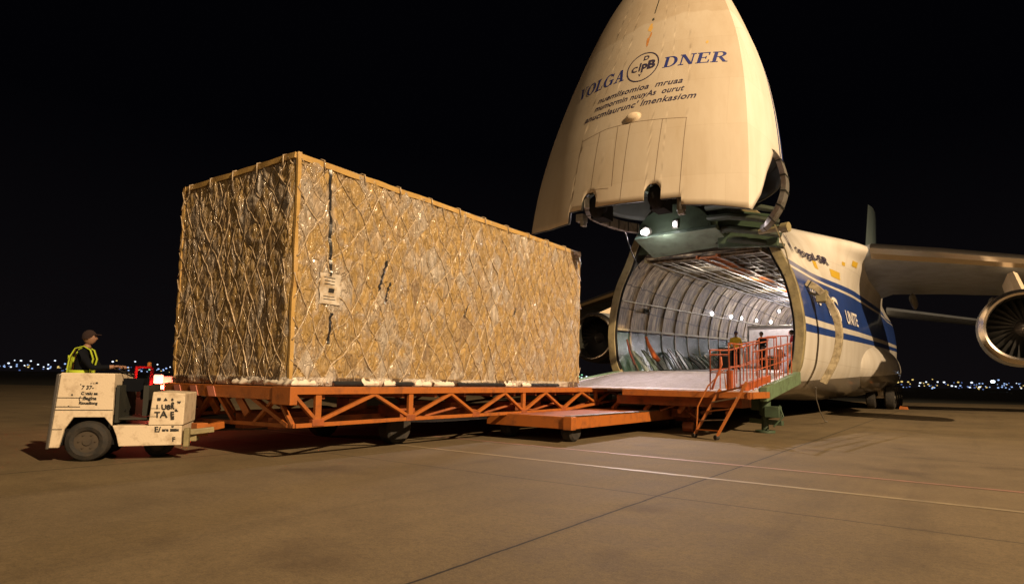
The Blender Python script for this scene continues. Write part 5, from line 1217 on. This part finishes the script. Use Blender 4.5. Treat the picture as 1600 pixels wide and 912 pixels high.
for x in (-.7, .7):
    b = MB(); p = sp_(x, -.02, .3); b.cyl(p, p+nv*.2, .3, 24); b.build('wheel', M['tyre'], sv, smooth=True, bevel=.03)
lamp('tail_glow', 'POINT', tuple(sp_(.25, -.3, 1.1)), 70, (1, .15, .08), size=.08)

# ------------------------------------------------------------------ airfield and town lights on the horizon
def far_lamp_mat(name, c, e):
    mt = mat(name, (0, 0, 0), 1, emis=c, estr=e); mt.cycles.emission_sampling = 'NONE'; return mt
FM = {'blue': far_lamp_mat('far_blue', (.40, .58, 1), 1.1), 'white': far_lamp_mat('far_white', (.78, .86, 1), 1.6), 'yellow': far_lamp_mat('far_yellow', (1, .70, .22), .9), 'dim': far_lamp_mat('far_dim', (.18, .28, .7), .55), 'hot': far_lamp_mat('far_hot', (.7, .85, 1), 6), 'green': far_lamp_mat('far_green', (.4, 1, .6), .8)}
meshes = {}
for k, mt_ in FM.items():
    b = MB(); b.sphere((0, 0, 0), 1, 8); o = b.build('distant_lamp', mt_, None, smooth='all'); meshes[k] = o.data; bpy.data.objects.remove(o)
def px_dir(x):   # heading for a column of the picture, radians from +Y towards +X
    return math.atan((x-800)/976)-yaw
rr = random.Random(5)
def far(x, up_, r, k, side_):
    D = 420; a = px_dir(x); dist = D/1.0; ppm = 976/(dist*math.cos(a+yaw))
    o = bpy.data.objects.new('distant_lamp', meshes[k]); col.objects.link(o)
    o.location = (dist*math.sin(a), dist*math.cos(a), 1.4+up_/ppm); o.scale = (r/ppm*1.25, r/ppm*1.25, r/ppm*.9)
    kn = dict(yellow='yellow', dim='dim violet blue', green='green', white='bright white', blue='pale blue', hot='largest glaring blue white')[k]
    tag(o, f'tiny {kn} lamp among the airfield lights on the {side_} horizon', 'lamp', f'{k} airfield lights on the {side_} horizon')
for x, y, r, k in ((16, 567, 2.6, 'white'), (25, 562.5, 1.6, 'white'), (35, 563, 2.6, 'white'), (50.5, 563.5, 2.2, 'white'), (88, 563, 2.2, 'white'), (29, 569, 2, 'blue'), (41, 570.5, 1.8, 'white'), (46, 569.5, 1.8, 'blue'), (62, 569, 2.2, 'white'), (78, 569, 2, 'white'), (71, 572.8, 1.8, 'white'), (2, 571.5, 2, 'blue'), (10, 572.5, 2.2, 'blue'), (20, 572.8, 2.2, 'white'), (47, 573, 2.2, 'yellow'), (78, 575.5, 2.4, 'white'), (104, 568, 2.4, 'blue'), (96, 574, 1.4, 'yellow'), (107, 576, 2, 'blue'), (178, 564.5, 2.6, 'white'), (184, 563, 2, 'yellow'), (213, 564.5, 2, 'white'), (189, 572, 1.6, 'white'), (203, 574, 2, 'yellow'), (248, 569, 2, 'white'), (236, 577, 2.4, 'green'), (250, 576, 2.4, 'blue'), (262, 575, 2.4, 'blue'), (268, 573, 1.6, 'white'), (222, 577, 2, 'dim'), (258, 578, 2, 'blue')):
    far(x, 578.5+.0187*x-y-.3, r*.52, k, 'left')
for i in range(50): far(rr.uniform(0, 268), rr.uniform(1, 9), rr.uniform(.5, 1.2), rr.choice(['dim', 'dim', 'blue', 'yellow']), 'left')
for x, y, r, k in ((1551, 596.5, 4.5, 'hot'), (1560, 594, 2.2, 'blue'), (1569, 599.5, 1.8, 'blue'), (1559, 606, 2, 'blue'), (1571, 606, 1.6, 'blue'), (1576, 599, 1.4, 'dim'), (1518, 598, 2.6, 'white'), (1530, 599.5, 1.8, 'blue'), (1535, 599.5, 1.6, 'blue'), (1515, 605.5, 2, 'white'), (1530, 605, 2.6, 'white'), (1541, 605.5, 2, 'yellow'), (1497, 597.5, 2.2, 'yellow'), (1487, 603.2, 2.4, 'white'), (1493, 604, 2, 'white'), (1500, 603, 1.8, 'blue'), (1475, 597.5, 2.4, 'white'), (1465, 597, 2, 'white'), (1447, 597, 2, 'white'), (1437.5, 598.5, 2.2, 'white'), (1443, 599, 1.4, 'yellow'), (1436, 603, 1.6, 'white'), (1444, 603, 1.5, 'yellow'), (1452, 603, 1.5, 'blue'), (1464, 602.5, 1.5, 'yellow'), (1426, 593.5, 2.2, 'yellow'), (1419, 597, 2.2, 'yellow'), (1409, 596.5, 2.6, 'yellow'), (1403, 597.5, 2.6, 'yellow'), (1422, 600, 1.4, 'yellow'), (1457, 605, 1.8, 'yellow'), (1457, 593, 1.4, 'yellow'), (1594, 599.5, 1.2, 'dim'), (1588, 599, 1.2, 'white'), (1595, 607, 1.5, 'white')):
    far(x, 578.5+.0187*x-y+.5, r*.54, k, 'right')
for i in range(46): far(rr.uniform(1408, 1600), rr.uniform(-1, 9), rr.uniform(.5, 1.1), rr.choice(['dim', 'yellow', 'blue', 'dim']), 'right')
for i in range(22): far(rr.uniform(906, 965), rr.uniform(4, 11), rr.uniform(.7, 1.3), rr.choice(['dim', 'yellow', 'white', 'green']), 'middle')
